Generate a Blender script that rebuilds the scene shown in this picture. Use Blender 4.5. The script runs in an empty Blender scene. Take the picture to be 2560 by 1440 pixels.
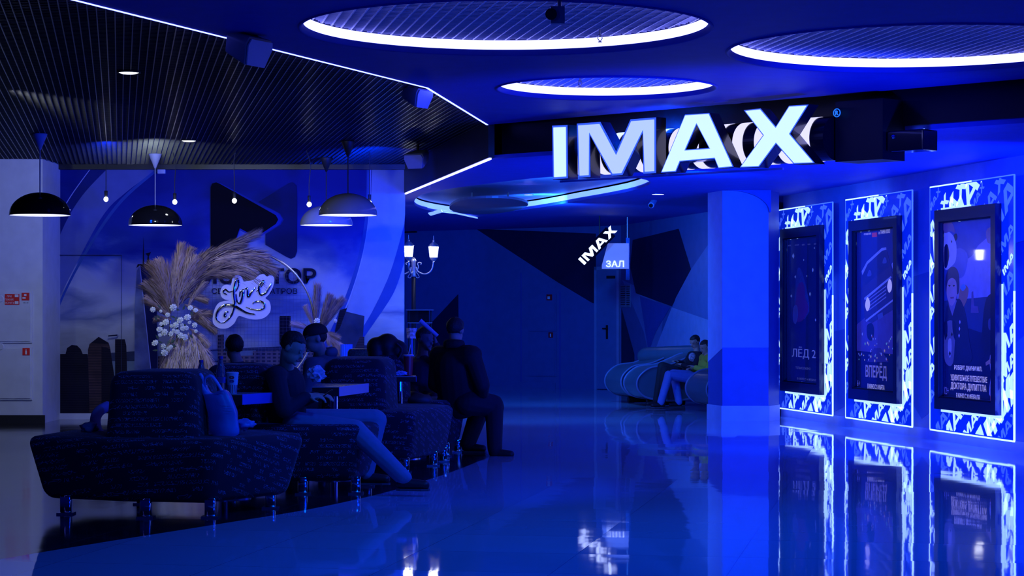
import bpy, bmesh, math, random
from mathutils import Vector, Matrix, noise
from mathutils.geometry import tessellate_polygon
random.seed(7)
SC = bpy.context.scene
COL = SC.collection
F, HC, HY = 5300.0, 1.35, 780.0        # focal length in px, camera height, horizon row

# ------------------------------------------------------------------ camera, world, light
cd = bpy.data.cameras.new('camera'); cam = bpy.data.objects.new('camera', cd); COL.objects.link(cam)
cam.location = (0, 0, HC); cam.rotation_euler = (math.radians(90), 0, 0)
cd.sensor_width = 36; cd.lens = F/2560*36; cd.shift_y = (HY-720)/2560; cd.clip_end = 200
SC.camera = cam
vs = SC.view_settings
vs.view_transform = 'Standard'; vs.look = 'None'; vs.exposure = 0.0; vs.gamma = 1.0; vs.use_curve_mapping = False
wd = bpy.data.worlds.new('world'); SC.world = wd; wd.use_nodes = True
bg = wd.node_tree.nodes['Background']; bg.inputs[0].default_value = (0.0, 0.02, 1.0, 1); bg.inputs[1].default_value = 0.04

def lamp(kind, name, loc, energy, color, target=None, size=.1, spot=None, blend=.6, sy=None):
    l = bpy.data.lights.new(name, kind); l.energy = energy; l.color = color
    o = bpy.data.objects.new(name, l); COL.objects.link(o); o.location = loc
    if kind == 'AREA':
        l.size = size
        if sy: l.shape = 'RECTANGLE'; l.size_y = sy
    else: l.shadow_soft_size = size
    if kind == 'SPOT': l.spot_size = math.radians(spot); l.spot_blend = blend
    if target is not None:
        o.rotation_euler = (Vector(target)-Vector(loc)).to_track_quat('-Z', 'Y').to_euler()
    return o
BLUE = (0.0, 0.03, 1.0); AZURE = (0.0, 0.10, 1.0); LILAC = (.75, .92, 1.0); TEAL = (.02, .20, 1.0)
lamp('AREA', 'lobby_fill', (2.5, -3, 3.0), 60, BLUE, (1.6, 16, 2.4), 3.0, sy=1.0)  # added blue fill behind the camera for the lobby wash
lamp('SPOT', 'ceiling_fill', (4.3, 13.5, .25), 1900, BLUE, (.7, 19.6, 3.17), .25, spot=58)  # added low spot out of view, brightens the ceiling near the sign
lamp('SPOT', 'passage_fill', (4.8, 17.6, .2), 2400, BLUE, (3.1, 22.5, 2.95), .2, spot=80)  # added out-of-view spot that lifts the passage ceiling
lamp('SPOT', 'ceiling_fill', (.6, 3.0, .3), 40, BLUE, (0.2, 15.0, 3.17), .25, spot=60)  # added low spot for the front of the ceiling
lamp('SPOT', 'wall_fill', (2.2, 19.0, 2.75), 520, BLUE, (4.4, 22.5, 1.2), .12, spot=120)  # added spot without a fixture, gives the right wall its blue
lamp('SPOT', 'wall_fill', (1.9, 22.5, 2.75), 330, AZURE, (3.1, 26.2, 1.2), .12, spot=110)  # second added wall spot, aimed at the column
lamp('SPOT', 'hall_fill', (0.4, 29.0, 2.75), 420, TEAL, (1.6, 37.0, 1.0), .12, spot=130)  # unseen teal fill for the far walls
lamp('SPOT', 'hall_fill', (0.5, 25.0, 2.75), 260, TEAL, (-.3, 31.0, 0.0), .12, spot=130)  # unseen teal fill for the passage floor
lamp('SPOT', 'mural_fill', (-1.5, 23.6, 3.05), 230, BLUE, (-1.9, 26.7, 1.9), .1, spot=120)  # unseen blue fill for the right part of the mural
lamp('SPOT', 'mural_fill', (-3.8, 22.5, 3.05), 85, LILAC, (-4.2, 26.7, .8), .1, spot=120)  # unseen lilac fill for the lower mural
lamp('SPOT', 'cafe_fill', (-4.2, 17.6, 3.12), 110, (.85, .95, 1.0), (-2.4, 24.2, 1.9), .08, spot=46)  # added neutral fill for the grey domes and the arch
lamp('SPOT', 'foyer_fill', (-6.6, 21.0, 3.0), 38, LILAC, (-6.4, 25.7, .6), .1, spot=110)  # unseen lilac fill on the left wall
lamp('SPOT', 'seat_fill', (2.2, 15.0, 3.1), 420, BLUE, (-1.2, 16.5, 0.6), .12, spot=70)  # unseen blue fill for the right faces of the sofas

lamp('SPOT', 'floor_fill', (1.2, 13.0, 3.1), 330, AZURE, (1.3, 13.5, 0), .12, spot=150)  # added downward fill that brightens the pale floor
lamp('SPOT', 'floor_fill', (1.4, 19.0, 3.1), 340, AZURE, (.7, 20.5, 0), .12, spot=140)  # added floor fill, farther back
lamp('SPOT', 'floor_fill', (-.6, 9.5, 3.0), 200, AZURE, (-.6, 11.0, 0), .12, spot=140)  # added floor fill, nearest the camera
lamp('SPOT', 'mural_fill', (-4.4, 23.0, 3.12), 65, BLUE, (-4.0, 26.7, 2.7), .1, spot=120)  # unseen blue fill for the upper mural
# ------------------------------------------------------------------ coordinates
def W(px, py, Y): return Vector(((px-1280)/F*Y, Y, HC+(HY-py)/F*Y))
def G(px, py): return W(px, py, F*HC/(py-HY))
def CE(px, py, h): return W(px, py, F*(h-HC)/(HY-py))
class Pl:                                # an upright plane through two floor points; w is the distance towards the room
    def __init__(s, p0, p1):
        s.P = Vector((p0[0], p0[1], 0)); d = Vector((p1[0]-p0[0], p1[1]-p0[1], 0)); s.L = d.length; s.D = d.normalized()
        s.N = Vector((s.D.y, -s.D.x, 0))
        if s.N.dot(-s.P) < 0: s.N = -s.N
    def pt(s, u, v, w=0): return s.P+s.D*u+Vector((0, 0, v))+s.N*w
    def uv(s, px, py, w=0):
        a = (px-1280)/F; P = s.P+s.N*w
        den = s.D.x-a*s.D.y
        u = (a*P.y-P.x)/den; t = P.y+s.D.y*u
        return (u, HC+(HY-py)/F*t)

# ------------------------------------------------------------------ materials
MATS = {}
def mat(name, col, rough=.5, metal=0.0, emis=None, es=0.0, var=.06, vscale=6.0, trans=0.0, spec=.5, bump=0.0, coat=0.0, ior=1.45, alpha=1.0):
    m = bpy.data.materials.new(name); m.use_nodes = True; nt = m.node_tree; N = nt.nodes; L = nt.links
    b = N['Principled BSDF']; tc = N.new('ShaderNodeTexCoord'); nz = N.new('ShaderNodeTexNoise')
    nz.inputs['Scale'].default_value = vscale; nz.inputs['Detail'].default_value = 3
    L.new(tc.outputs['Object'], nz.inputs['Vector'])
    mr = N.new('ShaderNodeMapRange'); mr.inputs['From Min'].default_value = .3; mr.inputs['From Max'].default_value = .7
    mr.inputs['To Min'].default_value = 1-var; mr.inputs['To Max'].default_value = 1+var
    L.new(nz.outputs['Fac'], mr.inputs['Value'])
    vm = N.new('ShaderNodeVectorMath'); vm.operation = 'SCALE'; vm.inputs[0].default_value = col
    L.new(mr.outputs[0], vm.inputs['Scale']); L.new(vm.outputs[0], b.inputs['Base Color'])
    b.inputs['Roughness'].default_value = rough; b.inputs['Metallic'].default_value = metal
    b.inputs['Specular IOR Level'].default_value = spec; b.inputs['IOR'].default_value = ior
    b.inputs['Transmission Weight'].default_value = trans; b.inputs['Coat Weight'].default_value = coat
    b.inputs['Alpha'].default_value = alpha
    if emis: b.inputs['Emission Color'].default_value = (*emis, 1); b.inputs['Emission Strength'].default_value = es
    if bump:
        bp = N.new('ShaderNodeBump'); bp.inputs['Strength'].default_value = bump; bp.inputs['Distance'].default_value = .02
        L.new(nz.outputs['Fac'], bp.inputs['Height']); L.new(bp.outputs[0], b.inputs['Normal'])
    MATS[name] = m; return m

def mth(N, L, op, a, b=None, c=None):
    n = N.new('ShaderNodeMath'); n.operation = op
    for i, v in enumerate((a, b, c)):
        if v is None: continue
        if isinstance(v, (int, float)): n.inputs[i].default_value = v
        else: L.new(v, n.inputs[i])
    return n.outputs[0]

def floor_mat(name, c1, rough, tile, ang, grout, tilt, wav, mortar=.006, spec=.5, ior=1.5):
    m = bpy.data.materials.new(name); m.use_nodes = True; nt = m.node_tree; N = nt.nodes; L = nt.links; b = N['Principled BSDF']
    geo = N.new('ShaderNodeNewGeometry'); mp = N.new('ShaderNodeMapping'); mp.inputs['Rotation'].default_value = (0, 0, ang)
    L.new(geo.outputs['Position'], mp.inputs['Vector'])
    sc = N.new('ShaderNodeVectorMath'); sc.operation = 'SCALE'; sc.inputs['Scale'].default_value = 1/tile; L.new(mp.outputs[0], sc.inputs[0])
    fl = N.new('ShaderNodeVectorMath'); fl.operation = 'FLOOR'; L.new(sc.outputs[0], fl.inputs[0])
    fr = N.new('ShaderNodeVectorMath'); fr.operation = 'FRACTION'; L.new(sc.outputs[0], fr.inputs[0])
    sp = N.new('ShaderNodeSeparateXYZ'); L.new(fr.outputs[0], sp.inputs[0])
    e = mortar/tile
    gx = mth(N, L, 'LESS_THAN', sp.outputs[0], e); gy = mth(N, L, 'LESS_THAN', sp.outputs[1], e)
    g = mth(N, L, 'MAXIMUM', gx, gy)
    fs = N.new('ShaderNodeSeparateXYZ'); L.new(fl.outputs[0], fs.inputs[0])
    cb = N.new('ShaderNodeCombineXYZ'); L.new(fs.outputs[0], cb.inputs[0]); L.new(fs.outputs[1], cb.inputs[1])
    wn = N.new('ShaderNodeTexWhiteNoise'); wn.noise_dimensions = '2D'; L.new(cb.outputs[0], wn.inputs['Vector'])
    mx = N.new('ShaderNodeMix'); mx.data_type = 'RGBA'; L.new(g, mx.inputs['Factor'])
    v = mth(N, L, 'MULTIPLY_ADD', wn.outputs['Value'], .12, .94)
    cs = N.new('ShaderNodeVectorMath'); cs.operation = 'SCALE'; cs.inputs[0].default_value = c1; L.new(v, cs.inputs['Scale'])
    L.new(cs.outputs[0], mx.inputs['A']); mx.inputs['B'].default_value = (*grout, 1); L.new(mx.outputs['Result'], b.inputs['Base Color'])
    # each tile lies a hair out of level, and the polish is slightly wavy
    sb = N.new('ShaderNodeVectorMath'); sb.operation = 'SUBTRACT'; sb.inputs[1].default_value = (.5, .5, .5); L.new(wn.outputs['Color'], sb.inputs[0])
    s1 = N.new('ShaderNodeVectorMath'); s1.operation = 'SCALE'; s1.inputs['Scale'].default_value = tilt; L.new(sb.outputs[0], s1.inputs[0])
    nz = N.new('ShaderNodeTexNoise'); nz.inputs['Scale'].default_value = 5.0; nz.inputs['Detail'].default_value = 1.5; L.new(mp.outputs[0], nz.inputs['Vector'])
    s2 = N.new('ShaderNodeVectorMath'); s2.operation = 'SUBTRACT'; s2.inputs[1].default_value = (.5, .5, .5); L.new(nz.outputs['Color'], s2.inputs[0])
    s3 = N.new('ShaderNodeVectorMath'); s3.operation = 'SCALE'; s3.inputs['Scale'].default_value = wav; L.new(s2.outputs[0], s3.inputs[0])
    a1 = N.new('ShaderNodeVectorMath'); L.new(s1.outputs[0], a1.inputs[0]); L.new(s3.outputs[0], a1.inputs[1])
    a2 = N.new('ShaderNodeVectorMath'); L.new(a1.outputs[0], a2.inputs[0]); L.new(geo.outputs['Normal'], a2.inputs[1])
    no = N.new('ShaderNodeVectorMath'); no.operation = 'NORMALIZE'; L.new(a2.outputs[0], no.inputs[0]); L.new(no.outputs[0], b.inputs['Normal'])
    b.inputs['Roughness'].default_value = rough; b.inputs['Specular IOR Level'].default_value = spec; b.inputs['IOR'].default_value = ior
    return m

def fabric_mat(name, base, ink):
    m = bpy.data.materials.new(name); m.use_nodes = True; nt = m.node_tree; N = nt.nodes; L = nt.links; b = N['Principled BSDF']
    geo = N.new('ShaderNodeNewGeometry'); s = N.new('ShaderNodeSeparateXYZ'); L.new(geo.outputs['Position'], s.inputs[0])
    x = mth(N, L, 'MULTIPLY_ADD', s.outputs[1], .8, s.outputs[0]); z = mth(N, L, 'MULTIPLY_ADD', s.outputs[1], .33, s.outputs[2])
    row = .042
    zr = mth(N, L, 'DIVIDE', z, row); ri = mth(N, L, 'FLOOR', zr); rf = mth(N, L, 'FRACT', zr)
    xo = mth(N, L, 'MULTIPLY_ADD', ri, 3.71, x)
    c1 = N.new('ShaderNodeCombineXYZ'); L.new(mth(N, L, 'MULTIPLY', xo, 60.0), c1.inputs[0]); L.new(mth(N, L, 'MULTIPLY_ADD', rf, 2.3, mth(N, L, 'MULTIPLY', ri, 7.3)), c1.inputs[1])
    n1 = N.new('ShaderNodeTexNoise'); n1.inputs['Scale'].default_value = 1.0; n1.inputs['Detail'].default_value = 0; L.new(c1.outputs[0], n1.inputs['Vector'])
    line = mth(N, L, 'LESS_THAN', mth(N, L, 'ABSOLUTE', mth(N, L, 'SUBTRACT', n1.outputs['Fac'], .5)), .035)
    c2 = N.new('ShaderNodeCombineXYZ'); L.new(mth(N, L, 'MULTIPLY', xo, 9.0), c2.inputs[0]); L.new(mth(N, L, 'MULTIPLY', ri, 5.1), c2.inputs[1])
    n2 = N.new('ShaderNodeTexNoise'); n2.inputs['Scale'].default_value = 1.0; n2.inputs['Detail'].default_value = 0; L.new(c2.outputs[0], n2.inputs['Vector'])
    word = mth(N, L, 'GREATER_THAN', n2.outputs['Fac'], .47)
    band = mth(N, L, 'LESS_THAN', mth(N, L, 'ABSOLUTE', mth(N, L, 'SUBTRACT', rf, .5)), .3)
    f = mth(N, L, 'MULTIPLY', mth(N, L, 'MULTIPLY', line, word), band)
    mx = N.new('ShaderNodeMix'); mx.data_type = 'RGBA'; L.new(f, mx.inputs['Factor'])
    mx.inputs['A'].default_value = (*base, 1); mx.inputs['B'].default_value = (*ink, 1); L.new(mx.outputs['Result'], b.inputs['Base Color'])
    b.inputs['Roughness'].default_value = .85; b.inputs['Specular IOR Level'].default_value = .25
    b.inputs['Sheen Weight'].default_value = .15; b.inputs['Sheen Roughness'].default_value = .4
    return m

def sky_mat(name):
    m = bpy.data.materials.new(name); m.use_nodes = True; nt = m.node_tree; N = nt.nodes; L = nt.links; b = N['Principled BSDF']
    geo = N.new('ShaderNodeNewGeometry'); s = N.new('ShaderNodeSeparateXYZ'); L.new(geo.outputs['Position'], s.inputs[0])
    nz = N.new('ShaderNodeTexNoise'); nz.inputs['Scale'].default_value = 1.1; nz.inputs['Detail'].default_value = 6; nz.inputs['Distortion'].default_value = .6
    mp = N.new('ShaderNodeMapping'); mp.inputs['Scale'].default_value = (.75, 1, 1.5); L.new(geo.outputs['Position'], mp.inputs['Vector']); L.new(mp.outputs[0], nz.inputs['Vector'])
    t = mth(N, L, 'ADD', s.outputs[2], mth(N, L, 'MULTIPLY', mth(N, L, 'SUBTRACT', nz.outputs['Fac'], .5), 1.6))
    t = mth(N, L, 'DIVIDE', t, 3.2)
    cr = N.new('ShaderNodeValToRGB'); L.new(t, cr.inputs['Fac']); e = cr.color_ramp.elements
    e[0].position = .26; e[0].color = (.30, .31, .34, 1); e[1].position = .95; e[1].color = (.004, .014, .20, 1)
    for p, c in ((.36, (.42, .43, .50)), (.44, (.16, .19, .34)), (.52, (.40, .42, .56)), (.60, (.30, .33, .58)), (.68, (.06, .11, .46)), (.76, (.010, .03, .34))):
        q = e.new(p); q.color = (*c, 1)
    L.new(cr.outputs[0], b.inputs['Base Color']); b.inputs['Roughness'].default_value = .6; b.inputs['Specular IOR Level'].default_value = .1
    return m

def facade_mat(name, c1, c2, per, duty=.45, vert=.0):
    m = mat(name, c1, .6, spec=.1, var=.25, vscale=7); nt = m.node_tree; N = nt.nodes; L = nt.links; b = N['Principled BSDF']
    src = b.inputs['Base Color'].links[0].from_socket
    geo = N.new('ShaderNodeNewGeometry'); s = N.new('ShaderNodeSeparateXYZ'); L.new(geo.outputs['Position'], s.inputs[0])
    f = mth(N, L, 'LESS_THAN', mth(N, L, 'FRACT', mth(N, L, 'DIVIDE', s.outputs[2], per)), duty)
    if vert: f = mth(N, L, 'MULTIPLY', f, mth(N, L, 'LESS_THAN', mth(N, L, 'FRACT', mth(N, L, 'DIVIDE', s.outputs[0], vert)), .6))
    mx = N.new('ShaderNodeMix'); mx.data_type = 'RGBA'; L.new(f, mx.inputs['Factor']); L.new(src, mx.inputs['A']); mx.inputs['B'].default_value = (*c2, 1)
    L.new(mx.outputs['Result'], b.inputs['Base Color']); return m

# ------------------------------------------------------------------ object helpers
ORG = {}
def link(name, me, m, parent=None, loc=None):
    o = bpy.data.objects.new(name, me)
    if m is not None: me.materials.append(m)
    COL.objects.link(o)
    if parent is not None:
        org = ORG[parent.name]; o.parent = parent
    elif loc is not None: org = Vector(loc)
    else:
        vs_ = [v.co for v in me.vertices]
        org = Vector((sum(v.x for v in vs_)/len(vs_), sum(v.y for v in vs_)/len(vs_), min(v.z for v in vs_))) if vs_ else Vector((0, 0, 0))
    me.transform(Matrix.Translation(-org)); ORG[o.name] = org
    if parent is None: o.location = org
    return o
def fin(bm, name, m, parent=None, smooth=False, loc=None):
    bmesh.ops.recalc_face_normals(bm, faces=bm.faces)
    if smooth:
        for f in bm.faces: f.smooth = True
    me = bpy.data.meshes.new(name); bm.to_mesh(me); bm.free()
    if smooth == 'auto': me.set_sharp_from_angle(angle=math.radians(40))
    return link(name, me, m, parent, loc)
def tag(o, label=None, cat=None, group=None, kind=None):
    if label: o['label'] = label
    if cat: o['category'] = cat
    if group: o['group'] = group
    if kind: o['kind'] = kind
    return o
def thing(name, loc, label, cat, group=None):
    o = bpy.data.objects.new(name, None); COL.objects.link(o); o.location = loc; ORG[o.name] = Vector(loc)
    o.empty_display_size = .1
    return tag(o, label, cat, group)
def struct(o): o['kind'] = 'structure'; return o
def BM(): return bmesh.new()
def box(bm, lo, hi, M=None):
    r = bmesh.ops.create_cube(bm, size=1)['verts']
    c = [(a+b)/2 for a, b in zip(lo, hi)]; d = [abs(b-a) for a, b in zip(lo, hi)]
    for v in r:
        v.co = Vector((c[0]+v.co.x*d[0], c[1]+v.co.y*d[1], c[2]+v.co.z*d[2]))
        if M: v.co = M @ v.co
    return r
def pbox(bm, pl, u0, u1, v0, v1, w0, w1):
    P = [pl.pt(u, v, w) for w in (w0, w1) for (u, v) in ((u0, v0), (u1, v0), (u1, v1), (u0, v1))]
    vs_ = [bm.verts.new(p) for p in P]
    for f in ((0, 1, 2, 3), (7, 6, 5, 4), (0, 4, 5, 1), (1, 5, 6, 2), (2, 6, 7, 3), (3, 7, 4, 0)): bm.faces.new([vs_[i] for i in f])
def prism(bm, front, off, holes=()):
    """front: 3-D outline, off: extrusion vector; holes: more outlines"""
    loops = [list(map(Vector, front))]+[list(map(Vector, h)) for h in holes]
    tris = tessellate_polygon(loops); flat = [p for l in loops for p in l]
    a = [bm.verts.new(p) for p in flat]; b = [bm.verts.new(p+off) for p in flat]
    for t in tris:
        try: bm.faces.new([a[i] for i in t]); bm.faces.new([b[i] for i in reversed(t)])
        except ValueError: pass
    k = 0
    for l in loops:
        n = len(l)
        for i in range(n):
            j = (i+1) % n
            try: bm.faces.new((a[k+i], a[k+j], b[k+j], b[k+i]))
            except ValueError: pass
        k += n
def tube(bm, pts, r, n=8, caps=True, flat=1.0):
    pts = [Vector(p) for p in pts]; rr = r if isinstance(r, (list, tuple)) else [r]*len(pts)
    rings = []; up = None
    for i, p in enumerate(pts):
        d = (pts[min(i+1, len(pts)-1)]-pts[max(i-1, 0)]).normalized()
        if up is None: up = d.orthogonal().normalized()
        up = (up-d*up.dot(d)).normalized() if (up-d*up.dot(d)).length > 1e-6 else d.orthogonal().normalized()
        s = d.cross(up)
        rings.append([bm.verts.new(p+(up*math.cos(a)*flat+s*math.sin(a))*rr[i]) for a in [2*math.pi*k/n for k in range(n)]])
    for a, b in zip(rings, rings[1:]):
        for k in range(n): bm.faces.new((a[k], a[(k+1) % n], b[(k+1) % n], b[k]))
    if caps: bm.faces.new(rings[0][::-1]); bm.faces.new(rings[-1])
def lathe(bm, prof, c, n=32, M=None, close=False):
    c = Vector(c); rings = []
    for (r, z) in prof:
        rings.append([bm.verts.new((M @ Vector((r*math.cos(t), r*math.sin(t), z)) if M else Vector((r*math.cos(t), r*math.sin(t), z)))+c) for t in [2*math.pi*k/n for k in range(n)]])
    for a, b in zip(rings, rings[1:]):
        for k in range(n): bm.faces.new((a[k], a[(k+1) % n], b[(k+1) % n], b[k]))
    if close: bm.faces.new(rings[0][::-1]); bm.faces.new(rings[-1])
def ell(bm, c, r, R=None, seg=16):
    vs_ = bmesh.ops.create_uvsphere(bm, u_segments=seg, v_segments=max(6, seg*2//3), radius=1)['verts']
    for v in vs_:
        p = Vector((v.co.x*r[0], v.co.y*r[1], v.co.z*r[2]))
        v.co = (R @ p if R else p)+Vector(c)
    return vs_
def cap(bm, a, b, ra, rb, n=12, sq=1.0, side=None):
    """a tapered limb with round ends; sq flattens it along side"""
    a = Vector(a); b = Vector(b); d = b-a; L = d.length
    if L < 1e-5: ell(bm, a, (ra, ra, ra)); return
    z = d/L
    x = (Vector(side)-z*Vector(side).dot(z)).normalized() if side is not None else z.orthogonal().normalized()
    y = z.cross(x); prof = []
    for k in range(5): t = math.pi/2*(1-k/4); prof.append((ra*math.cos(t), -ra*math.sin(t)))
    for k in range(5): t = math.pi/2*k/4; prof.append((rb*math.cos(t), L+rb*math.sin(t)))
    rings = []
    for (r, h) in prof:
        r = max(r, .0006)
        rings.append([bm.verts.new(a+z*h+x*math.cos(t)*r*sq+y*math.sin(t)*r) for t in [2*math.pi*k/n for k in range(n)]])
    for p, q in zip(rings, rings[1:]):
        for k in range(n): bm.faces.new((p[k], p[(k+1) % n], q[(k+1) % n], q[k]))
    bm.faces.new(rings[0][::-1]); bm.faces.new(rings[-1])
def remesh(bm, name, m, parent, vox=.008, sm=4, loc=None, top=False):
    bmesh.ops.recalc_face_normals(bm, faces=bm.faces)
    me = bpy.data.meshes.new('t'); bm.to_mesh(me); bm.free()
    o = bpy.data.objects.new('t', me); COL.objects.link(o)
    md = o.modifiers.new('r', 'REMESH'); md.mode = 'VOXEL'; md.voxel_size = vox; md.use_smooth_shade = True
    if sm: s = o.modifiers.new('s', 'SMOOTH'); s.iterations = sm; s.factor = .5
    dg = bpy.context.evaluated_depsgraph_get(); dg.update()
    me2 = bpy.data.meshes.new_from_object(o.evaluated_get(dg)); me2.name = name
    bpy.data.objects.remove(o); bpy.data.meshes.remove(me)
    me2.materials.clear()
    return link(name, me2, m, parent, loc)
def blob(c, r, amp, freq, seed, sub=3):
    bm = BM(); bmesh.ops.create_icosphere(bm, subdivisions=sub, radius=1)
    for v in bm.verts:
        n = noise.noise(v.co*freq+Vector((seed, seed*2, 0)))
        v.co = Vector((v.co.x*r[0], v.co.y*r[1], v.co.z*r[2]))*(1+amp*n)+Vector(c)
    return bm
def spline(pts, n=6, closed=False):
    P = [Vector(p) for p in pts]; out = []; m = len(P); rng = range(m if closed else m-1)
    for i in rng:
        p1 = P[i]; p2 = P[(i+1) % m]
        p0 = P[(i-1) % m] if closed or i > 0 else p1; p3 = P[(i+2) % m] if closed or i+2 < m else p2
        for k in range(n):
            t = k/n
            out.append(.5*((2*p1)+(p2-p0)*t+(2*p0-5*p1+4*p2-p3)*t*t+(3*p1-p0-3*p2+p3)*t*t*t))
    if not closed: out.append(P[-1])
    return out
def text(name, s, pl, u, v, h, m, parent, w=.01, depth=.004, bold=0.0, width=None, rot=0.0, align='LEFT', loc=None, shear=0):
    c = bpy.data.curves.new('txt', 'FONT'); c.body = s; c.size = 1; c.offset = bold; c.extrude = .5; c.resolution_u = 3; c.shear = shear
    o = bpy.data.objects.new('txt', c); COL.objects.link(o); dg = bpy.context.evaluated_depsgraph_get(); dg.update()
    me = bpy.data.meshes.new_from_object(o.evaluated_get(dg)); bpy.data.objects.remove(o); bpy.data.curves.remove(c)
    xs = [q.co.x for q in me.vertices]; ys = [q.co.y for q in me.vertices]
    x0, x1, y0, y1 = min(xs), max(xs), min(ys), max(ys); sy = h/(y1-y0); sx = width/(x1-x0) if width else sy
    ca, sa = math.cos(rot), math.sin(rot)
    for q in me.vertices:
        a = (q.co.x-x0)*sx - (width or (x1-x0)*sx)*(0 if align == 'LEFT' else .5); b = (q.co.y-y0)*sy-(h/2 if align != 'LEFT' else 0)
        q.co = pl.pt(u+a*ca-b*sa, v+a*sa+b*ca, w+(q.co.z+.5)*depth)
    me.name = name; me.materials.clear()
    bm = BM(); bm.from_mesh(me); bmesh.ops.recalc_face_normals(bm, faces=bm.faces); bm.to_mesh(me); bm.free()
    return link(name, me, m, parent, loc)
def flatpoly(name, pl, px, m, parent, w=.002, t=.002, uvs=None, loc=None):
    """a printed or painted flat patch traced on the plane of its wall"""
    P = uvs if uvs else [pl.uv(x, y) for x, y in px]
    bm = BM(); prism(bm, [pl.pt(u, v, w) for u, v in P], pl.N*t); return fin(bm, name, m, parent, loc=loc)
def copy_tree(root, d, label=None):
    r = root.copy(); COL.objects.link(r); r.location = root.location+Vector(d)
    if label: r['label'] = label
    def rec(a, b):
        for ch in a.children:
            c = ch.copy(); COL.objects.link(c); c.parent = b; rec(ch, c)
    rec(root, r); return r

# palette
M_white = mat('white_paint', (.62, .64, .72), .5)
M_slate = mat('black_lacquered_metal', (.012, .012, .02), .28, var=.2, vscale=3)
M_void = mat('dark_plenum', (.004, .004, .008), .9)
M_blueceil = mat('ceiling_paint', (.035, .055, .36), .6, spec=.12); M_passceil = mat('passage_ceiling_paint', (.06, .10, .55), .6, spec=.12)
M_bulk = mat('bulkhead_black_paint', (.006, .006, .012), .4)
M_chrome = mat('chrome', (.8, .8, .85), .08, 1.0)
M_black = mat('black_gloss', (.008, .008, .012), .12, coat=.5)
M_blackm = mat('black_matte', (.01, .01, .014), .6)
M_greymetal = mat('grey_metal', (.25, .26, .3), .35, .6)
M_led = mat('white_led', (.9, .9, 1), .5, emis=(.26, .27, 1), es=4.2)
M_ledb = mat('blue_led', (.6, .7, 1), .5, emis=(.09, .11, 1.0), es=10.0)
M_lens = mat('lamp_glow', (1, 1, 1), .5, emis=(.9, .94, 1), es=2.2)
M_bulbglow = mat('bulb_glow', (1, 1, 1), .5, emis=(.9, .95, 1), es=14.0)
M_lantern = mat('lantern_glass', (1, 1, 1), .5, emis=(.95, .98, 1), es=16.0)
M_fabric = fabric_mat('scribble_fabric', (.009, .011, .028), (.16, .18, .34))

# ------------------------------------------------------------------ floor
def boundary():
    p = [(-900, 1580), (-300, 1450), (0, 1398), (280, 1352), (560, 1308), (779, 1272), (952, 1234), (1057, 1203), (1126, 1181), (1200, 1152), (1222, 1142)]
    q = [G(x, y) for x, y in p]; q += [Vector((-.24, 20.2, 0)), Vector((-.55, 22.4, 0)), Vector((-1.36, 26.6, 0))]
    return spline(q, 5)
BD = boundary()
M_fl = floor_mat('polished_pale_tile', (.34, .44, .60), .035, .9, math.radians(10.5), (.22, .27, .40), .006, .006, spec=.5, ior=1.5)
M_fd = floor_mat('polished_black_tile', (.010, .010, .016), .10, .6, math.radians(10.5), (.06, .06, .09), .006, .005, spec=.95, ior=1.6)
bm = BM()
light = BD+[Vector((-1.36, 26.75, 0)), Vector((-3, 45, 0)), Vector((9, 45, 0)), Vector((9, -5, 0)), Vector((-7, -5, 0))]
prism(bm, [(p.x, p.y, 0) for p in light], Vector((0, 0, -.1)))
struct(fin(bm, 'floor', M_fl, loc=(0, 0, 0)))
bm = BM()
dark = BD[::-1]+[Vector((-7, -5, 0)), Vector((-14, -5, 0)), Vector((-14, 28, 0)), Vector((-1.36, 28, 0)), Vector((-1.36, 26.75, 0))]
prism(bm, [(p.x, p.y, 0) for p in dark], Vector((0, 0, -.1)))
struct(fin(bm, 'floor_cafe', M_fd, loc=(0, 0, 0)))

# ------------------------------------------------------------------ ceilings
LEDP = [(-6.3, 2.5), (-2.45, 12.6), (-.68, 17.2), (-.23, 20.6)]
def ledx(y):
    for (x0, y0), (x1, y1) in zip(LEDP, LEDP[1:]):
        if y <= y1: return x0+(x1-x0)*(y-y0)/(y1-y0)
    x0, y0 = LEDP[-1]; return x0+(-1.36-x0)*(y-y0)/(26.7-y0)
ZU = 3.17; ZL = 2.85
CIRC = [(-.04, 13.65, 1.30), (.77, 17.25, .87), (2.85, 14.7, 1.33)]
BK0 = Vector((-.23, 20.6, 0)); BK1 = Vector((6.5, 14.15, 0)); BKD = (BK1-BK0).normalized()
def circ(cx, cy, r, z, n=72): return [Vector((cx+r*math.cos(2*math.pi*k/n), cy+r*math.sin(2*math.pi*k/n), z)) for k in range(n)]
bm = BM()
outer = [Vector((x, y, ZU)) for x, y in LEDP]+[Vector((6.5, 14.15, ZU)), Vector((9, 12, ZU)), Vector((9, 2.5, ZU))]
prism(bm, outer, Vector((0, 0, .05)), [circ(a, b, r+.035, ZU) for a, b, r in CIRC])
struct(fin(bm, 'ceiling', M_blueceil, loc=(0, 0, ZU)))
# dark space above, keeps stray light out
bm = BM(); box(bm, (-14, -1, 3.75), (9.5, 46, 3.85)); struct(fin(bm, 'ceiling_slab', M_void))
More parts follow.
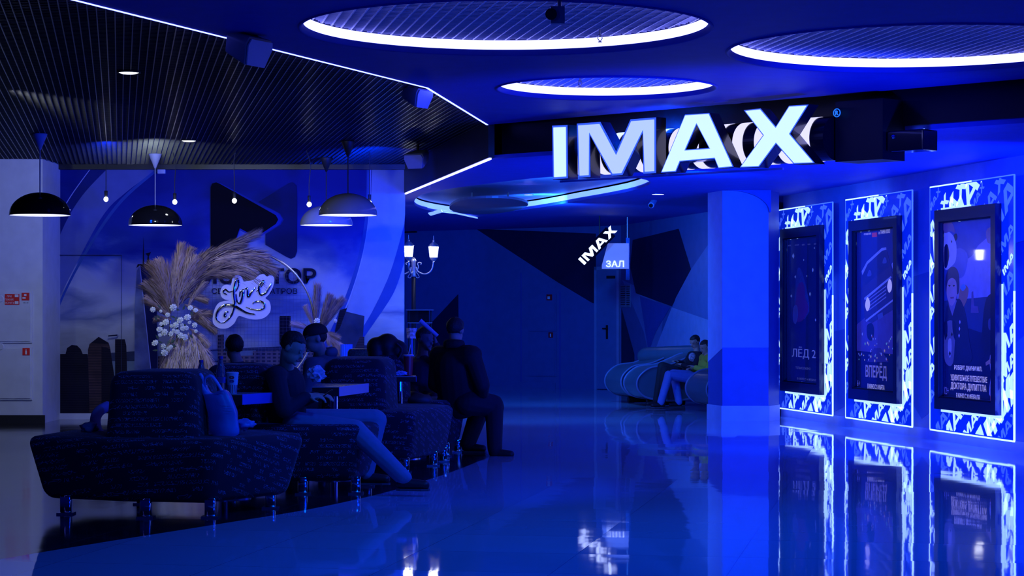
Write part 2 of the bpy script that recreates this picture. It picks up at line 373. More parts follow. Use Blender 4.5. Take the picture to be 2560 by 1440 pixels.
# open cell ceiling over the cafe
ga = .185; gd = Vector((-ga, 1, 0)).normalized(); gc = Vector((1, ga, 0)).normalized()
def inside(p): return -9.5 < p.x < ledx(p.y)+.06 and 6 < p.y < 26.6 and (p.x > -5.7 or p.y < 25.72)
def runs(o, d, L0, L1, test, step=.1):
    n = int((L1-L0)/step); a = None; out = []
    for k in range(n+1):
        ok = test(o+d*(L0+k*step))
        if ok and a is None: a = L0+k*step
        if not ok and a is not None: out.append((a, L0+(k-1)*step)); a = None
    if a is not None: out.append((a, L1))
    return out
def bar(bm, a, b, s, z0, z1, hw):
    P = [a-s*hw, a+s*hw, b+s*hw, b-s*hw]; lo = [bm.verts.new((p.x, p.y, z0)) for p in P]; hi = [bm.verts.new((p.x, p.y, z1)) for p in P]
    bm.faces.new(lo[::-1])
    for i in range(4): bm.faces.new((lo[i], lo[(i+1) % 4], hi[(i+1) % 4], hi[i]))
bm = BM(); p = .056
for k in range(-130, 130):
    o = Vector((0, 16, 0))+gc*(k*p)-gc*3.5
    for a, b in runs(o, gd, -12, 14, inside):
        if b-a > .2: bar(bm, o+gd*a, o+gd*b, gc, 3.20, 3.235, .0036)
for k in range(-140, 160):
    o = Vector((-3.5, 16, 0))+gd*(k*.07)
    for a, b in runs(o, gc, -8, 6, inside):
        if b-a > .2: bar(bm, o+gc*a, o+gc*b, gd, 3.203, 3.235, .003)
struct(fin(bm, 'ceiling_grid', M_slate, loc=(0, 16, 3.2)))
bm = BM(); prism(bm, [Vector((-10, 5.5, 3.42)), Vector((ledx(5.5)+.3, 5.5, 3.42)), Vector((ledx(17)+.3, 17, 3.42)), Vector((.1, 20.6, 3.42)), Vector((-1.1, 26.7, 3.42)), Vector((-10, 26.7, 3.42))], Vector((0, 0, .02)))
struct(fin(bm, 'ceiling_plenum', M_void))
# ceiling discs: lip, luminous ring wall, grid, backing
M_grid = mat('white_cell_grid', (.75, .77, .95), .4)
M_backing = mat('disc_backing', (.03, .035, .10), .6)
for i, (cx, cy, r) in enumerate(CIRC):
    t = thing('ceiling_disc_light', (cx, cy, ZU), ('large round ceiling recess with white glowing rim, nearest the glowing edge line', 'small round ceiling recess with white glowing rim above the first letters of the big sign', 'wide round ceiling recess with white glowing rim, cut by the right picture edge')[i], 'ceiling light', 'round ceiling recesses')
    bm = BM(); lathe(bm, [(r+.035, ZU+.0), (r+.03, ZU-.012), (r+.012, ZU-.006), (r, ZU+.03)], (cx, cy, 0), 96); fin(bm, 'lip', M_blueceil, t, True)
    bm = BM(); lathe(bm, [(r, ZU+.03), (r-.002, ZU+.095)], (cx, cy, 0), 96); fin(bm, 'led_rim', M_led, t, True)
    bm = BM(); 
    cin = lambda q: (q.x-cx)**2+(q.y-cy)**2 < (r-.01)**2
    for k in range(-40, 41):
        o = Vector((cx, cy, 0))+gc*(k*.075)
        for a, b in runs(o, gd, -1.6, 1.6, cin, .02): bar(bm, o+gd*a, o+gd*b, gc, ZU+.095, ZU+.125, .005)
        o = Vector((cx, cy, 0))+gd*(k*.06)
        for a, b in runs(o, gc, -1.6, 1.6, cin, .02): bar(bm, o+gc*a, o+gc*b, gd, ZU+.096, ZU+.120, .002)
    fin(bm, 'cell_grid', M_grid, t)
    bm = BM(); prism(bm, circ(cx, cy, r+.02, ZU+.30, 48), Vector((0, 0, .01))); lathe(bm, [(r+.02, ZU+.096), (r+.02, ZU+.30)], (cx, cy, 0), 48); fin(bm, 'backing', M_backing, t)
# led edge profiles
bm = BM()
for (x0, y0), (x1, y1) in zip(LEDP, LEDP[1:]):
    d = Vector((x1-x0, y1-y0, 0)).normalized(); s = Vector((d.y, -d.x, 0))
    bar(bm, Vector((x0, y0, 0))-s*.01, Vector((x1, y1, 0))-s*.01, s, ZU-.004, ZU+.02, .009)
tag(fin(bm, 'led_strip', M_ledb), 'long glowing line along the edge of the blue ceiling above the cafe', 'led strip')
# bulkheads
bm = BM(); s = Vector((BKD.y, -BKD.x, 0))
bo = -s*.19; prism(bm, [Vector((p_.x, p_.y, z))+bo for p_, z in ((BK0, ZL+.041), (BK1, ZL+.041), (BK1, ZU+.3), (BK0, ZU+.3))], -s*.06)
struct(fin(bm, 'wall_bulkhead', M_bulk))
bm = BM(); e0 = Vector((-.23, 20.6, 0)); e1 = Vector((-1.36, 26.7, 0))
prism(bm, [Vector((e0.x, e0.y, ZL)), Vector((e1.x, e1.y, ZL)), Vector((e1.x, e1.y, 3.45)), Vector((e0.x, e0.y, 3.45))], Vector((.06, .01, 0)))
struct(fin(bm, 'wall_bulkhead_side', M_bulk))
bm = BM(); d = (e1-e0).normalized(); bar(bm, e0+Vector((.02, .02, 0)), e1+Vector((.02, 0, 0)), Vector((1, 0, 0)), ZL-.018, ZL-.001, .011)
tag(fin(bm, 'led_strip', M_led), 'short slanting white glowing line beside the mural corner, under the black bulkhead', 'led strip')
# lower ceiling of the passage
RW = Pl((3.425, 27.3), (4.785, 20.2)); DW = RW.D
cor = RW.pt(-.1, 0, -.12)
def cpx(l, h=ZL): return [CE(x, y, h) for x, y in l]
leafA = cpx([(1035, 505), (1052, 488), (1110, 474), (1180, 464), (1250, 455), (1330, 446), (1400, 441), (1470, 437), (1560, 440), (1627, 455), (1590, 474), (1520, 489), (1450, 501), (1390, 512), (1320, 523), (1230, 533), (1150, 536), (1085, 528), (1045, 518)])
leafA = spline(leafA, 3, True)
leafB = cpx([(2020, 372), (2150, 352), (2310, 322), (2180, 340), (2040, 362)])
bm = BM()
out2 = [Vector((-.2, 20.82, ZL)), Vector((BK1.x+.19, BK1.y+.2, ZL)), Vector((7.5, 14.2, ZL)), Vector((7.5, 46, ZL)), Vector((-4, 46, ZL)), Vector((-4, 26.8, ZL)), Vector((-1.36, 26.72, ZL))]
prism(bm, out2, Vector((0, 0, .04)), [leafA])
struct(fin(bm, 'ceiling_passage', M_passceil, loc=(0, 25, ZL)))
# leaf-shaped recess in the passage ceiling
lf = thing('ceiling_leaf_light', CE(1330, 480, ZL), 'long leaf-shaped ceiling recess with glowing rim and dark oval disc below the big sign', 'ceiling light')
M_leaf = mat('leaf_cove_paint', (.30, .34, .62), .35)
M_leafled = mat('leaf_led', (.8, .9, 1), .5, emis=(.15, .28, 1.0), es=1.7)
bm = BM(); prism(bm, [v+Vector((0, 0, .13)) for v in leafA], Vector((0, 0, .01))); fin(bm, 'recess_panel', M_leaf, lf)
bm = BM(); n = len(leafA)
a = [bm.verts.new(v+Vector((0, 0, .03))) for v in leafA]; b = [bm.verts.new(v+Vector((0, 0, .11))) for v in leafA]
for i in range(n): bm.faces.new((a[i], a[(i+1) % n], b[(i+1) % n], b[i]))
fin(bm, 'led_rim', M_leafled, lf, True)
bm = BM(); tube(bm, [v+Vector((0, 0, .10)) for v in cpx([(1215, 470), (1290, 459), (1400, 447), (1480, 443), (1560, 444)])], .02, 6); fin(bm, 'led_strip', M_led, lf)
bm = BM(); prism(bm, [v+Vector((0, 0, -.045)) for v in spline(cpx([(1125, 508), (1150, 493), (1200, 487), (1260, 487), (1305, 494), (1320, 505), (1290, 518), (1230, 527), (1165, 527), (1130, 519)]), 4, True)], Vector((0, 0, .03)))
fin(bm, 'oval_disc', mat('oval_disc_paint', (.10, .11, .2), .5), lf)
bm = BM()
for x, y in ((1180, 505), (1270, 505)): p = CE(x, y, ZL); tube(bm, [p+Vector((0, 0, -.02)), p+Vector((0, 0, .13))], .012, 6)
fin(bm, 'hanger', M_greymetal, lf)
bm = BM(); tube(bm, cpx([(1074, 535), (1104, 527), (1140, 533), (1190, 544)], ZL-.018), .035, 8, flat=.35); tag(fin(bm, 'led_strip', M_leafled), 'short curved glowing strip left under the leaf-shaped recess', 'led strip')
bm = BM(); prism(bm, cpx([(2168, 352), (2312, 322), (2305, 327), (2168, 364)], ZL-.008), Vector((0, 0, .004))); tag(fin(bm, 'led_strip', M_leafled), 'tapering glowing ceiling streak right of the black sign bracket', 'led strip')
# flush square spot and round downlights in the passage ceiling
for x, y, rx, l in ((1321, 486, .055, 'small square glowing spot beside the dark oval disc'), (1645, 485, .075, 'small round glowing downlight above the white security camera')):
    c = CE(x, y, ZL); bm = BM(); lathe(bm, [(rx*1.15, -.004), (rx*1.15, .0), (rx, -.006)], c, 24); bmm = fin(bm, 'downlight', M_greymetal, None); tag(bmm, l, 'downlight')
    bm = BM(); lathe(bm, [(.001, -.008), (rx, -.008), (rx, -.004)], c, 24, close=True); fin(bm, 'lens', M_led, bmm)
c = CE(1820, 255, ZU); bm = BM(); lathe(bm, [(.001, -.006), (.13, -.006), (.14, 0)], c, 32, close=True); tag(fin(bm, 'ceiling_speaker', M_blueceil), 'flush round ceiling speaker cover just above the big sign', 'speaker')

# ------------------------------------------------------------------ walls
M_dkpoly = mat('navy_paint', (.006, .008, .05), .5)
M_mid = mat('mid_blue_paint', (.10, .14, .38), .5)
M_lt = mat('pale_lilac_paint', (.42, .46, .80), .5)
M_md2 = mat('steel_blue_paint', (.20, .25, .55), .5)
M_royal = mat('royal_blue_paint', (.05, .09, .42), .5)
def wall(name, pl, u0, u1, v0, v1, w0, w1, m):
    bm = BM(); pbox(bm, pl, u0, u1, v0, v1, w0, w1); return struct(fin(bm, name, m))
wall('wall_right', RW, -.15, 15, 0, ZL+.02, -.2, -.12, M_md2)
FW = Pl((-3.0, 40.26), (1.89, 36.75)); RF = Pl((1.89, 36.75), (3.2, 30.5)); MW = Pl((-5.95, 26.7), (-1.36, 26.7)); PW = Pl((-12, 25.7), (-5.69, 25.7))
wf = wall('wall_far', FW, -1, FW.L, 0, ZL+.02, -.1, 0, M_mid)
wr = wall('wall_far_right', RF, 0, RF.L+1.5, 0, ZL+.02, -.1, 0, M_mid)
wm = wall('wall_mural', MW, -.2, MW.L, 0, 3.45, -.12, 0, sky_mat('mural_sky_print'))
bm = BM(); prism(bm, [(-1.36, 26.71, 0), (-1.46, 26.82, 0), (-2.1, 28.2, 0), (-3.0, 41, 0), (-3.15, 41, 0), (-2.2, 28.2, 0), (-1.5, 26.86, 0)], Vector((0, 0, ZL+.02))); struct(fin(bm, 'wall_mural_return', M_md2))
bm = BM(); box(bm, (-14, 25.7, 0), (-5.69, 27, 3.3)); wl = struct(fin(bm, 'wall_left', M_white))
bm = BM(); box(bm, (-14, 25.67, .0), (-5.66, 25.7, .10)); struct(fin(bm, 'baseboard_left', M_blackm))
bm = BM(); box(bm, (-5.85, 26.66, .0), (-1.36, 26.7, .075)); struct(fin(bm, 'baseboard_mural', M_white))
bm = BM(); box(bm, (-5.9, 26.60, 3.14), (-1.3, 26.70, 3.45)); struct(fin(bm, 'trim_1', M_bulk))
wall('baseboard_far', FW, -1, 4.65, 0, .10, 0, .02, M_mid)
wall('baseboard_right', RW, -.15, 15, 0, .11, -.12, -.09, M_lt)
# column
cp = [(2.60, 26.2), (3.17, 26.2), (3.35, 26.6), (3.42, 27.6), (2.57, 27.6), (2.47, 26.7)]
bm = BM(); prism(bm, [(x, y, 0) for x, y in cp], Vector((0, 0, ZL+.01))); wc = struct(fin(bm, 'wall_column', M_royal))
bm = BM(); prism(bm, [(2.588, 26.188, 0), (3.18, 26.188, 0), (3.36, 26.59, 0), (3.36, 26.7, 0), (3.1, 26.7, 0), (2.455, 26.72, 0)], Vector((0, 0, .19))); struct(fin(bm, 'baseboard_column', M_lt))
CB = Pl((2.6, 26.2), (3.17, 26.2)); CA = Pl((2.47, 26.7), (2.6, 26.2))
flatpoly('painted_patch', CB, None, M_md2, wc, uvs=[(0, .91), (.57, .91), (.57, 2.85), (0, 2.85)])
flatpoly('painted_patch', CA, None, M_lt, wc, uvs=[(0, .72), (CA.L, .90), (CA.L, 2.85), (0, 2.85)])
# curved soffit over the column
pr = [(2.62, ZL)]; 
for k in range(13): t = math.pi/2*k/12; pr.append((2.66+.51*math.sin(t), ZL-.27*(1-math.cos(t))))
pr += [(3.19, ZL-.27), (3.19, ZL)]
bm = BM(); prism(bm, [(x, 26.10, z) for x, z in pr], Vector((0, .09, 0))); struct(fin(bm, 'trim_2', M_royal))
# painted facets
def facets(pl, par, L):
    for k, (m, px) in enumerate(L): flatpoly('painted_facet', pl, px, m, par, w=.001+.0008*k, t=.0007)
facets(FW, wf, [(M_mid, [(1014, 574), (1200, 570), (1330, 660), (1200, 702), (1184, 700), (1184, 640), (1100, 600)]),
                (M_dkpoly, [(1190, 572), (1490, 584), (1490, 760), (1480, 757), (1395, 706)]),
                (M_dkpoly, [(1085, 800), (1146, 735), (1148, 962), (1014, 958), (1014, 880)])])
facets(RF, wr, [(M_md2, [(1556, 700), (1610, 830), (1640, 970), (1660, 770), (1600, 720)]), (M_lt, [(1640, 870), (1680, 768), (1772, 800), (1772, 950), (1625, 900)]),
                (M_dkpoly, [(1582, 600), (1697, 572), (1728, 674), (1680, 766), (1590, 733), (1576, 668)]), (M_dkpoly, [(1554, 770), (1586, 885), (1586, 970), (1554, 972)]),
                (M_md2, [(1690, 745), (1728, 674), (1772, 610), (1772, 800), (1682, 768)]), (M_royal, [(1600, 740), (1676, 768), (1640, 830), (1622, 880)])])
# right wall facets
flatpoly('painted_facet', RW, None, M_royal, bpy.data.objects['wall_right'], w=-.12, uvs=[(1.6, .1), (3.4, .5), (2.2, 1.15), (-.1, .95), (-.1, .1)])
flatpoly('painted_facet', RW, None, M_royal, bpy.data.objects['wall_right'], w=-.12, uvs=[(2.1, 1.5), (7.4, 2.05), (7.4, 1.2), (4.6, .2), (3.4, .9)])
# door in the far corner
dr = thing('door_1', FW.pt(5.05, 0, 0), None, None); dr['kind'] = 'structure'; del_ = None
M_door = mat('blue_grey_door_paint', (.16, .20, .42), .4)
def pxu(pl, x, y=780): return pl.uv(x, y)[0]
uL, uR = pxu(FW, 1489), pxu(FW, 1551)
bm = BM(); pbox(bm, FW, uL+.05, uR-.05, .01, 2.08, .0, .035); fin(bm, 'leaf', M_door, dr)
bm = BM(); pbox(bm, FW, uL, uL+.05, 0, 2.14, 0, .05); pbox(bm, FW, uR-.05, uR, 0, 2.14, 0, .05); pbox(bm, FW, uL, uR, 2.08, 2.14, 0, .05); fin(bm, 'frame', mat('door_frame_paint', (.30, .33, .55), .4), dr)
bm = BM(); hu = pxu(FW, 1521); pbox(bm, FW, hu-.025, hu+.015, .88, 1.12, .035, .045); pbox(bm, FW, hu-.08, hu+.01, 1.05, 1.075, .06, .08); pbox(bm, FW, hu-.015, hu+.005, 1.05, 1.075, .035, .08); fin(bm, 'handle', M_blackm, dr)
bm = BM(); pbox(bm, FW, pxu(FW, 1519), pxu(FW, 1541), 1.93, 1.98, .035, .04); fin(bm, 'sign_plate', M_blackm, dr)
# fire cabinets on the far wall
def cabinet(pl, u0, u1, v0, v1, label, cat='fire cabinet', w=0.0, m=M_mid, sign=None, hand=None, group=None):
    t = thing('fire_cabinet', pl.pt((u0+u1)/2, v0, w), label, cat, group)
    bm = BM(); pbox(bm, pl, u0, u1, v0, v1, w, w+.02); fin(bm, 'frame', m, t)
    bm = BM(); pbox(bm, pl, u0+.02, u1-.02, v0+.02, v1-.02, w+.02, w+.032); d = fin(bm, 'door', m, t)
    if hand: bm = BM(); c = pl.pt(hand[0], hand[1], w+.03); M = Matrix.Rotation(math.radians(90), 3, 'X'); lathe(bm, [(.001, .012), (.035, .012), (.045, .0)], c, 20, M, close=True); fin(bm, 'handle', M_white, d)
    return t
M_red = mat('red_sign', (.55, .015, .02), .5, emis=(.5, .02, .02), es=.05)
M_sgnw = mat('white_sign_print', (.8, .8, .8), .5)
M_ink = mat('dark_print', (.006, .008, .04), .6, spec=.1)
u0, v0 = FW.uv(1322, 828); u1, v1 = FW.uv(1392, 733)
t = cabinet(FW, u0, u1, v0, v1, 'upper flush blue fire cabinet door with red sign on the far wall', group=None)
def sign(pl, x0, y0, x1, y1, m, par, w, name='sign'):
    a, b = pl.uv(x0, y1); c, d = pl.uv(x1, y0); bm = BM(); pbox(bm, pl, a, c, b, d, w, w+.004); return fin(bm, name, m, par)
M_redd = mat('dim_red_sign', (.75, .01, .02), .5)
s_ = sign(FW, 1369, 736, 1383, 751, M_redd, t, .033); sign(FW, 1372, 741, 1378, 748, M_sgnw, s_, .038, 'pictogram')
u0, v0 = FW.uv(1322, 940); u1, v1 = FW.uv(1392, 832)
t = cabinet(FW, u0, u1, v0, v1, 'lower flush blue fire cabinet door with small red sign on the far wall')
s_ = sign(FW, 1374, 831, 1385, 844, M_redd, t, .033); sign(FW, 1378, 834, 1381, 842, M_sgnw, s_, .038, 'pictogram')
bm = BM()
for x, zt in ((1303, 2.05), (1400, 1.72)): u = pxu(FW, x); pbox(bm, FW, u-.012, u+.012, 0, zt, 0, .006)
struct(fin(bm, 'trim_3', M_royal))
# fire cabinets on the left wall
u1, v1 = PW.uv(81, 728); _, v0 = PW.uv(81, 857)
t = cabinet(PW, u1-1.0, u1, v0, v1, 'upper white fire cabinet with two red signs on the left wall', m=M_white, hand=(pxu(PW, 3), 1.51))
s_ = sign(PW, 14, 735, 50, 762, M_red, t, .033)
for k, w_ in enumerate(('ПРИ', 'ПОЖАРЕ', 'ЗВОНИТЬ')): u, v = PW.uv(25, 741+k*8); text('lettering', w_, PW, u, v, .024, M_sgnw, s_, w=.038, depth=.001, align='C', width=.035*len(w_)*.5)
for y in (736, 753): sign(PW, 39, y, 48, y+7, M_sgnw, s_, .038, 'pictogram')
s_ = sign(PW, 56, 732, 75, 751, M_red, t, .033); sign(PW, 62, 735, 68, 740, M_sgnw, s_, .038, 'pictogram'); sign(PW, 58, 743, 66, 747, M_sgnw, s_, .038, 'pictogram')
u, v = PW.uv(66, 757); text('lettering', '101; 01', PW, u, v, .018, M_ink, t, w=.033, depth=.001, align='C')
u1, v1 = PW.uv(81, 867); _, v0 = PW.uv(81, 1000)
t = cabinet(PW, u1-1.0, u1, v0, v1, 'lower white fire cabinet with one red extinguisher sign on the left wall', m=M_white, hand=(pxu(PW, 3), .93))
s_ = sign(PW, 58, 870, 76, 888, M_red, t, .033); sign(PW, 65, 877, 69, 886, M_sgnw, s_, .038, 'pictogram'); sign(PW, 66, 873, 68, 877, M_sgnw, s_, .038, 'pictogram')

# ------------------------------------------------------------------ mural print
M_bdark = facade_mat('print_dark_tower', (.008, .008, .02), (.016, .014, .03), .022); M_bbrown = facade_mat('print_brown_tower', (.075, .045, .050), (.022, .016, .03), .020)
M_bglass = mat('print_glass_tower', (.13, .16, .32), .6, spec=.1, var=.35, vscale=5); M_bnavy = mat('print_navy_facade', (.008, .014, .08), .6, spec=.1)
M_haze = mat('print_haze_land', (.035, .045, .10), .6, spec=.1, var=.3, vscale=4); M_river = mat('print_river', (.15, .20, .27), .6, spec=.1, var=.12)
M_swl = mat('print_light_swoosh', (.24, .30, .55), .6, spec=.1); M_swd = mat('print_dark_swoosh', (.010, .02, .16), .6, spec=.1); M_swline = mat('print_thin_line', (.32, .38, .8), .6, spec=.1)
M_swm = mat('print_mid_swoosh', (.03, .08, .36), .6, spec=.1); M_city = facade_mat('print_city_blocks', (.16, .11, .12), (.03, .03, .06), .045, .5, .07)
lay = [0]
def mp(name, px, m, sm=0):
    lay[0] += 1; P = [tuple(MW.uv(x, y)) for x, y in px]
    if sm: P = [(q.x, q.y) for q in spline([(a, b, 0) for a, b in P], sm, True)]
    return flatpoly(name, MW, None, m, wm, w=.0005+.0004*lay[0], t=.0004, uvs=P)
def band(name, L, R, m):
    a = spline([(x, y, 0) for x, y in L], 6); b = spline([(x, y, 0) for x, y in R], 6)
    return mp(name, [(p.x, p.y) for p in a]+[(p.x, p.y) for p in b[::-1]], m)
band('mural_swoosh', [(228, 422), (180, 490), (140, 560), (106, 650)], [(268, 422), (214, 480), (162, 560), (106, 700)], M_swd)
band('mural_swoosh', [(268, 422), (205, 490), (158, 570), (108, 702)], [(398, 422), (316, 480), (250, 550), (150, 740)], mat('print_left_swoosh', (.11, .14, .40), .6, spec=.1))
band('mural_swoosh', [(392, 421), (300, 500), (220, 615), (150, 750), (107, 880)], [(402, 421), (306, 505), (226, 618), (154, 755), (110, 895)], M_swm)
band('mural_line', [(225, 422), (176, 490), (136, 560), (106, 620)], [(227, 422), (178, 491), (138, 561), (106, 625)], M_swline)
band('mural_swoosh', [(930, 422), (924, 540), (906, 640), (868, 770), (790, 930)], [(1011, 422), (1011, 560), (985, 660), (920, 800), (850, 930)], M_swl)
band('mural_swoosh', [(917, 422), (914, 530), (896, 640), (860, 750), (806, 870)], [(926, 422), (922, 535), (904, 645), (868, 758), (814, 878)], M_swm)
band('mural_line', [(926, 422), (922, 535), (904, 645), (868, 758), (814, 878)], [(928, 422), (924, 536), (906, 646), (870, 760), (816, 880)], M_swline)
band('mural_swoosh', [(1011, 560), (976, 680), (930, 780), (872, 872)], [(1011, 655), (985, 730), (940, 800), (884, 880)], M_swm)
mp('mural_land', [(107, 885), (180, 888), (340, 878), (440, 880), (560, 872), (700, 866), (800, 868), (880, 862), (1010, 866), (1010, 905), (107, 905)], M_haze)
mp('mural_river', [(107, 903), (390, 903), (390, 1036), (107, 1036)], M_river)
mp('mural_river', [(390, 880), (640, 876), (640, 900), (390, 905)], M_river)
mp('mural_tower', [(112, 1036), (120, 1020), (148, 985), (148, 885), (164, 885), (168, 870), (180, 862), (193, 864), (202, 873), (207, 885), (218, 885), (222, 905), (224, 960), (228, 975), (232, 1036)], M_bdark)
mp('mural_tower', [(224, 1036), (220, 875), (224, 860), (247, 842), (272, 857), (276, 872), (280, 900), (286, 940), (292, 1036)], M_bbrown)
mp('mural_roof', [(227, 858), (247, 842), (270, 857), (270, 860)], M_bdark)
mp('mural_facade', [(254, 866), (276, 872), (280, 900), (286, 940), (292, 1036), (254, 1036)], M_bdark)
mp('mural_tower', [(288, 848), (312, 848), (316, 864), (318, 930), (318, 1036), (288, 960)], M_bdark)
mp('mural_tower', [(336, 1036), (337, 760), (343, 676), (350, 664), (380, 668), (393, 680), (395, 800), (400, 1036)], M_bglass)
mp('mural_facade', [(350, 664), (378, 668), (391, 680), (394, 920), (378, 925), (362, 780)], M_bnavy)
mp('mural_roof', [(341, 670), (345, 660), (380, 660), (381, 672), (350, 664)], M_bdark)
mp('mural_spire', [(357, 662), (359, 590), (361, 662)], M_bdark); mp('mural_crane', [(366, 662), (370, 640), (364, 634), (378, 630), (372, 642), (376, 662)], M_bdark)
mp('mural_line', [(349, 664), (351, 664), (379, 930), (377, 930)], M_swline)
for (x0, x1, y0) in ((395, 440, 890), (440, 470, 902), (545, 560, 838), (560, 590, 880), (590, 640, 890), (632, 700, 878), (660, 690, 900), (752, 800, 872), (800, 850, 880), (860, 900, 884)):
    mp('mural_city', [(x0, 940), (x0, y0), (x1, y0-2), (x1, 940)], M_city)
mp('mural_tower', [(700, 860), (700, 790), (727, 790), (728, 862)], M_bdark)
mp('mural_tower', [(850, 775), (911, 790), (903, 905), (832, 905)], M_haze)
mp('mural_tower', [(850, 775), (868, 770), (850, 820), (836, 836)], M_bdark)
mp('mural_tower', [(872, 905), (900, 842), (911, 842), (911, 905)], M_bbrown)
# logo: two facing rounded shapes
M_logo1 = mat('print_logo_black', (.002, .002, .010), .6, spec=.05); M_logo2 = mat('print_logo_navy', (.004, .010, .10), .6, spec=.1); M_edge = mat('print_logo_outline', (.01, .03, .34), .6, spec=.1)
mp('mural_logo', [(527, 640), (527, 468), (531, 459), (541, 456), (553, 459), (698, 534), (706, 549), (698, 563), (641, 596), (600, 575), (575, 640)], M_edge)
mp('mural_logo', [(646, 505), (722, 459), (733, 456), (742, 464), (743, 480), (743, 628), (738, 642), (728, 647), (718, 643), (664, 612), (664, 585), (703, 562), (710, 549), (701, 534)], M_logo2)
mp('mural_logo', [(527, 640), (527, 468), (531, 459), (541, 456), (549, 459), (690, 538), (696, 549), (690, 560), (641, 593), (600, 571), (575, 640)], M_logo1)
u, v = MW.uv(497, 710); u2, _ = MW.uv(791, 710)
text('mural_lettering', 'МОНИТОР', MW, u, v, .20, M_ink, wm, w=.03, depth=.001, bold=.03, width=u2-u)
u, v = MW.uv(530, 735); u2, _ = MW.uv(744, 735)
text('mural_lettering', 'СЕТЬ КИНОТЕАТРОВ', MW, u, v, .073, M_ink, wm, w=.03, depth=.001, bold=.008, width=u2-u)
# papered-over door in the mural
d2 = thing('door_2', MW.pt(.5, 0, .03), None, None); d2['kind'] = 'structure'
u0, _ = MW.uv(120, 637); u1, v1 = MW.uv(305, 637)
bm = BM()
for a, b, c, d in ((u0, u0+.005, .08, v1), (u1-.006, u1, .08, v1), (u0, u1, v1-.008, v1)): pbox(bm, MW, a, b, c, d, .03, .034)
fin(bm, 'frame', M_haze, d2)
hu, hv = MW.uv(296, 838); bm = BM(); tube(bm, [MW.pt(hu, hv, .03), MW.pt(hu, hv, .075), MW.pt(hu-.11, hv-.01, .08)], .01, 8); fin(bm, 'handle', M_chrome, d2)

# ------------------------------------------------------------------ the big sign
SP = Pl((.368, 19.5), (2.5, 17.43))
def z2(L): return [(1360+x/3.048, 230+y/3.048) for x, y in L]
GL = {'I': ([(62, 257), (182, 251), (185, 665), (68, 672)], None),
 'M': ([(250, 243), (432, 230), (552, 455), (660, 210), (857, 195), (857, 625), (757, 632), (752, 318), (600, 640), (518, 642), (352, 335), (357, 655), (262, 662)], None),
 'A': ([(1075, 170), (1262, 158), (1450, 575), (1330, 587), (1300, 512), (1040, 535), (1008, 612), (888, 620)], [(1165, 255), (1255, 425), (1085, 437)]),
 'X': ([(1520, 140), (1652, 125), (1768, 262), (1868, 105), (2022, 95), (1880, 320), (2070, 545), (1905, 552), (1770, 400), (1640, 575), (1488, 580), (1668, 332)], None)}
def offset(P, d):
    n = len(P); A = sum(P[i][0]*P[(i+1) % n][1]-P[(i+1) % n][0]*P[i][1] for i in range(n)); s = 1 if A > 0 else -1; out = []
    for i in range(n):
        p0, p1, p2 = Vector(P[i-1]), Vector(P[i]), Vector(P[(i+1) % n])
        a = (p1-p0).normalized(); b = (p2-p1).normalized(); na = Vector((-a.y, a.x))*s; nb = Vector((-b.y, b.x))*s
        m = na+nb; m = m/max(.35, m.dot(m)/2) if m.length > 1e-6 else na
        out.append(tuple(p1+m*d))
    return out
M_face = mat('sign_acrylic_glow', (.9, .95, 1), .3, emis=(.58, .82, 1.0), es=1.15, var=.1)
M_face2 = mat('sign_acrylic_glow_soft', (.9, .95, 1), .3, emis=(.42, .55, 1.0), es=1.1, var=.1)
M_rim = mat('sign_edge_glow', (.3, .4, .9), .3, emis=(.03, .10, .85), es=1.0)
M_ret = mat('sign_return_black', (.006, .006, .02), .25, coat=.4)
GUV = {}
for ch, (o_, h_) in GL.items():
    O = [tuple(SP.uv(*q)) for q in z2(o_)]; Hh = [tuple(SP.uv(*q)) for q in z2(h_)] if h_ else None
    vals = [v for _, v in O]; lo, hi = min(vals), max(vals)
    # square the traced letter to the common height
    fx = lambda q: (q[0], 2.567+(q[1]-lo)/(hi-lo)*.50)
    O = [fx(q) for q in O]; Hh = [fx(q) for q in Hh] if Hh else None
    if ch in 'IM': O = [(u, 2.567 if v < 2.60 else v) for u, v in O]
    GUV[ch] = (O, Hh)
    u_ = [q[0] for q in O]
    t = thing('illuminated_letter', SP.pt(sum(u_)/len(u_), 2.567, -.06), {'I': 'narrow glowing letter I, first letter of the big hanging sign', 'M': 'glowing letter M of the big sign with uneven bluish light', 'A': 'glowing letter A of the big hanging sign', 'X': 'glowing letter X, last letter of the big hanging sign'}[ch], 'sign letter', 'letters of the big hanging sign')
    bm = BM(); prism(bm, [SP.pt(u, v, -.13) for u, v in O], SP.N*.13, [[SP.pt(u, v, -.13) for u, v in Hh]] if Hh else ()); fin(bm, 'letter_can', M_ret, t)
    hi_ = offset(Hh, -.004) if Hh else None
    bm = BM(); oo = offset(O, .004); prism(bm, [SP.pt(u, v, .001) for u, v in oo], SP.N*.003, [[SP.pt(u, v, .001) for u, v in hi_]] if Hh else ()); fin(bm, 'rim', M_rim, t)
    oo = offset(O, .022 if ch in 'IM' else .012); hi_ = offset(Hh, -.012) if Hh else None
    bm = BM(); prism(bm, [SP.pt(u, v, .005) for u, v in oo], SP.N*.003, [[SP.pt(u, v, .005) for u, v in hi_]] if Hh else ()); fin(bm, 'face', M_face2 if ch == 'M' else M_face, t)
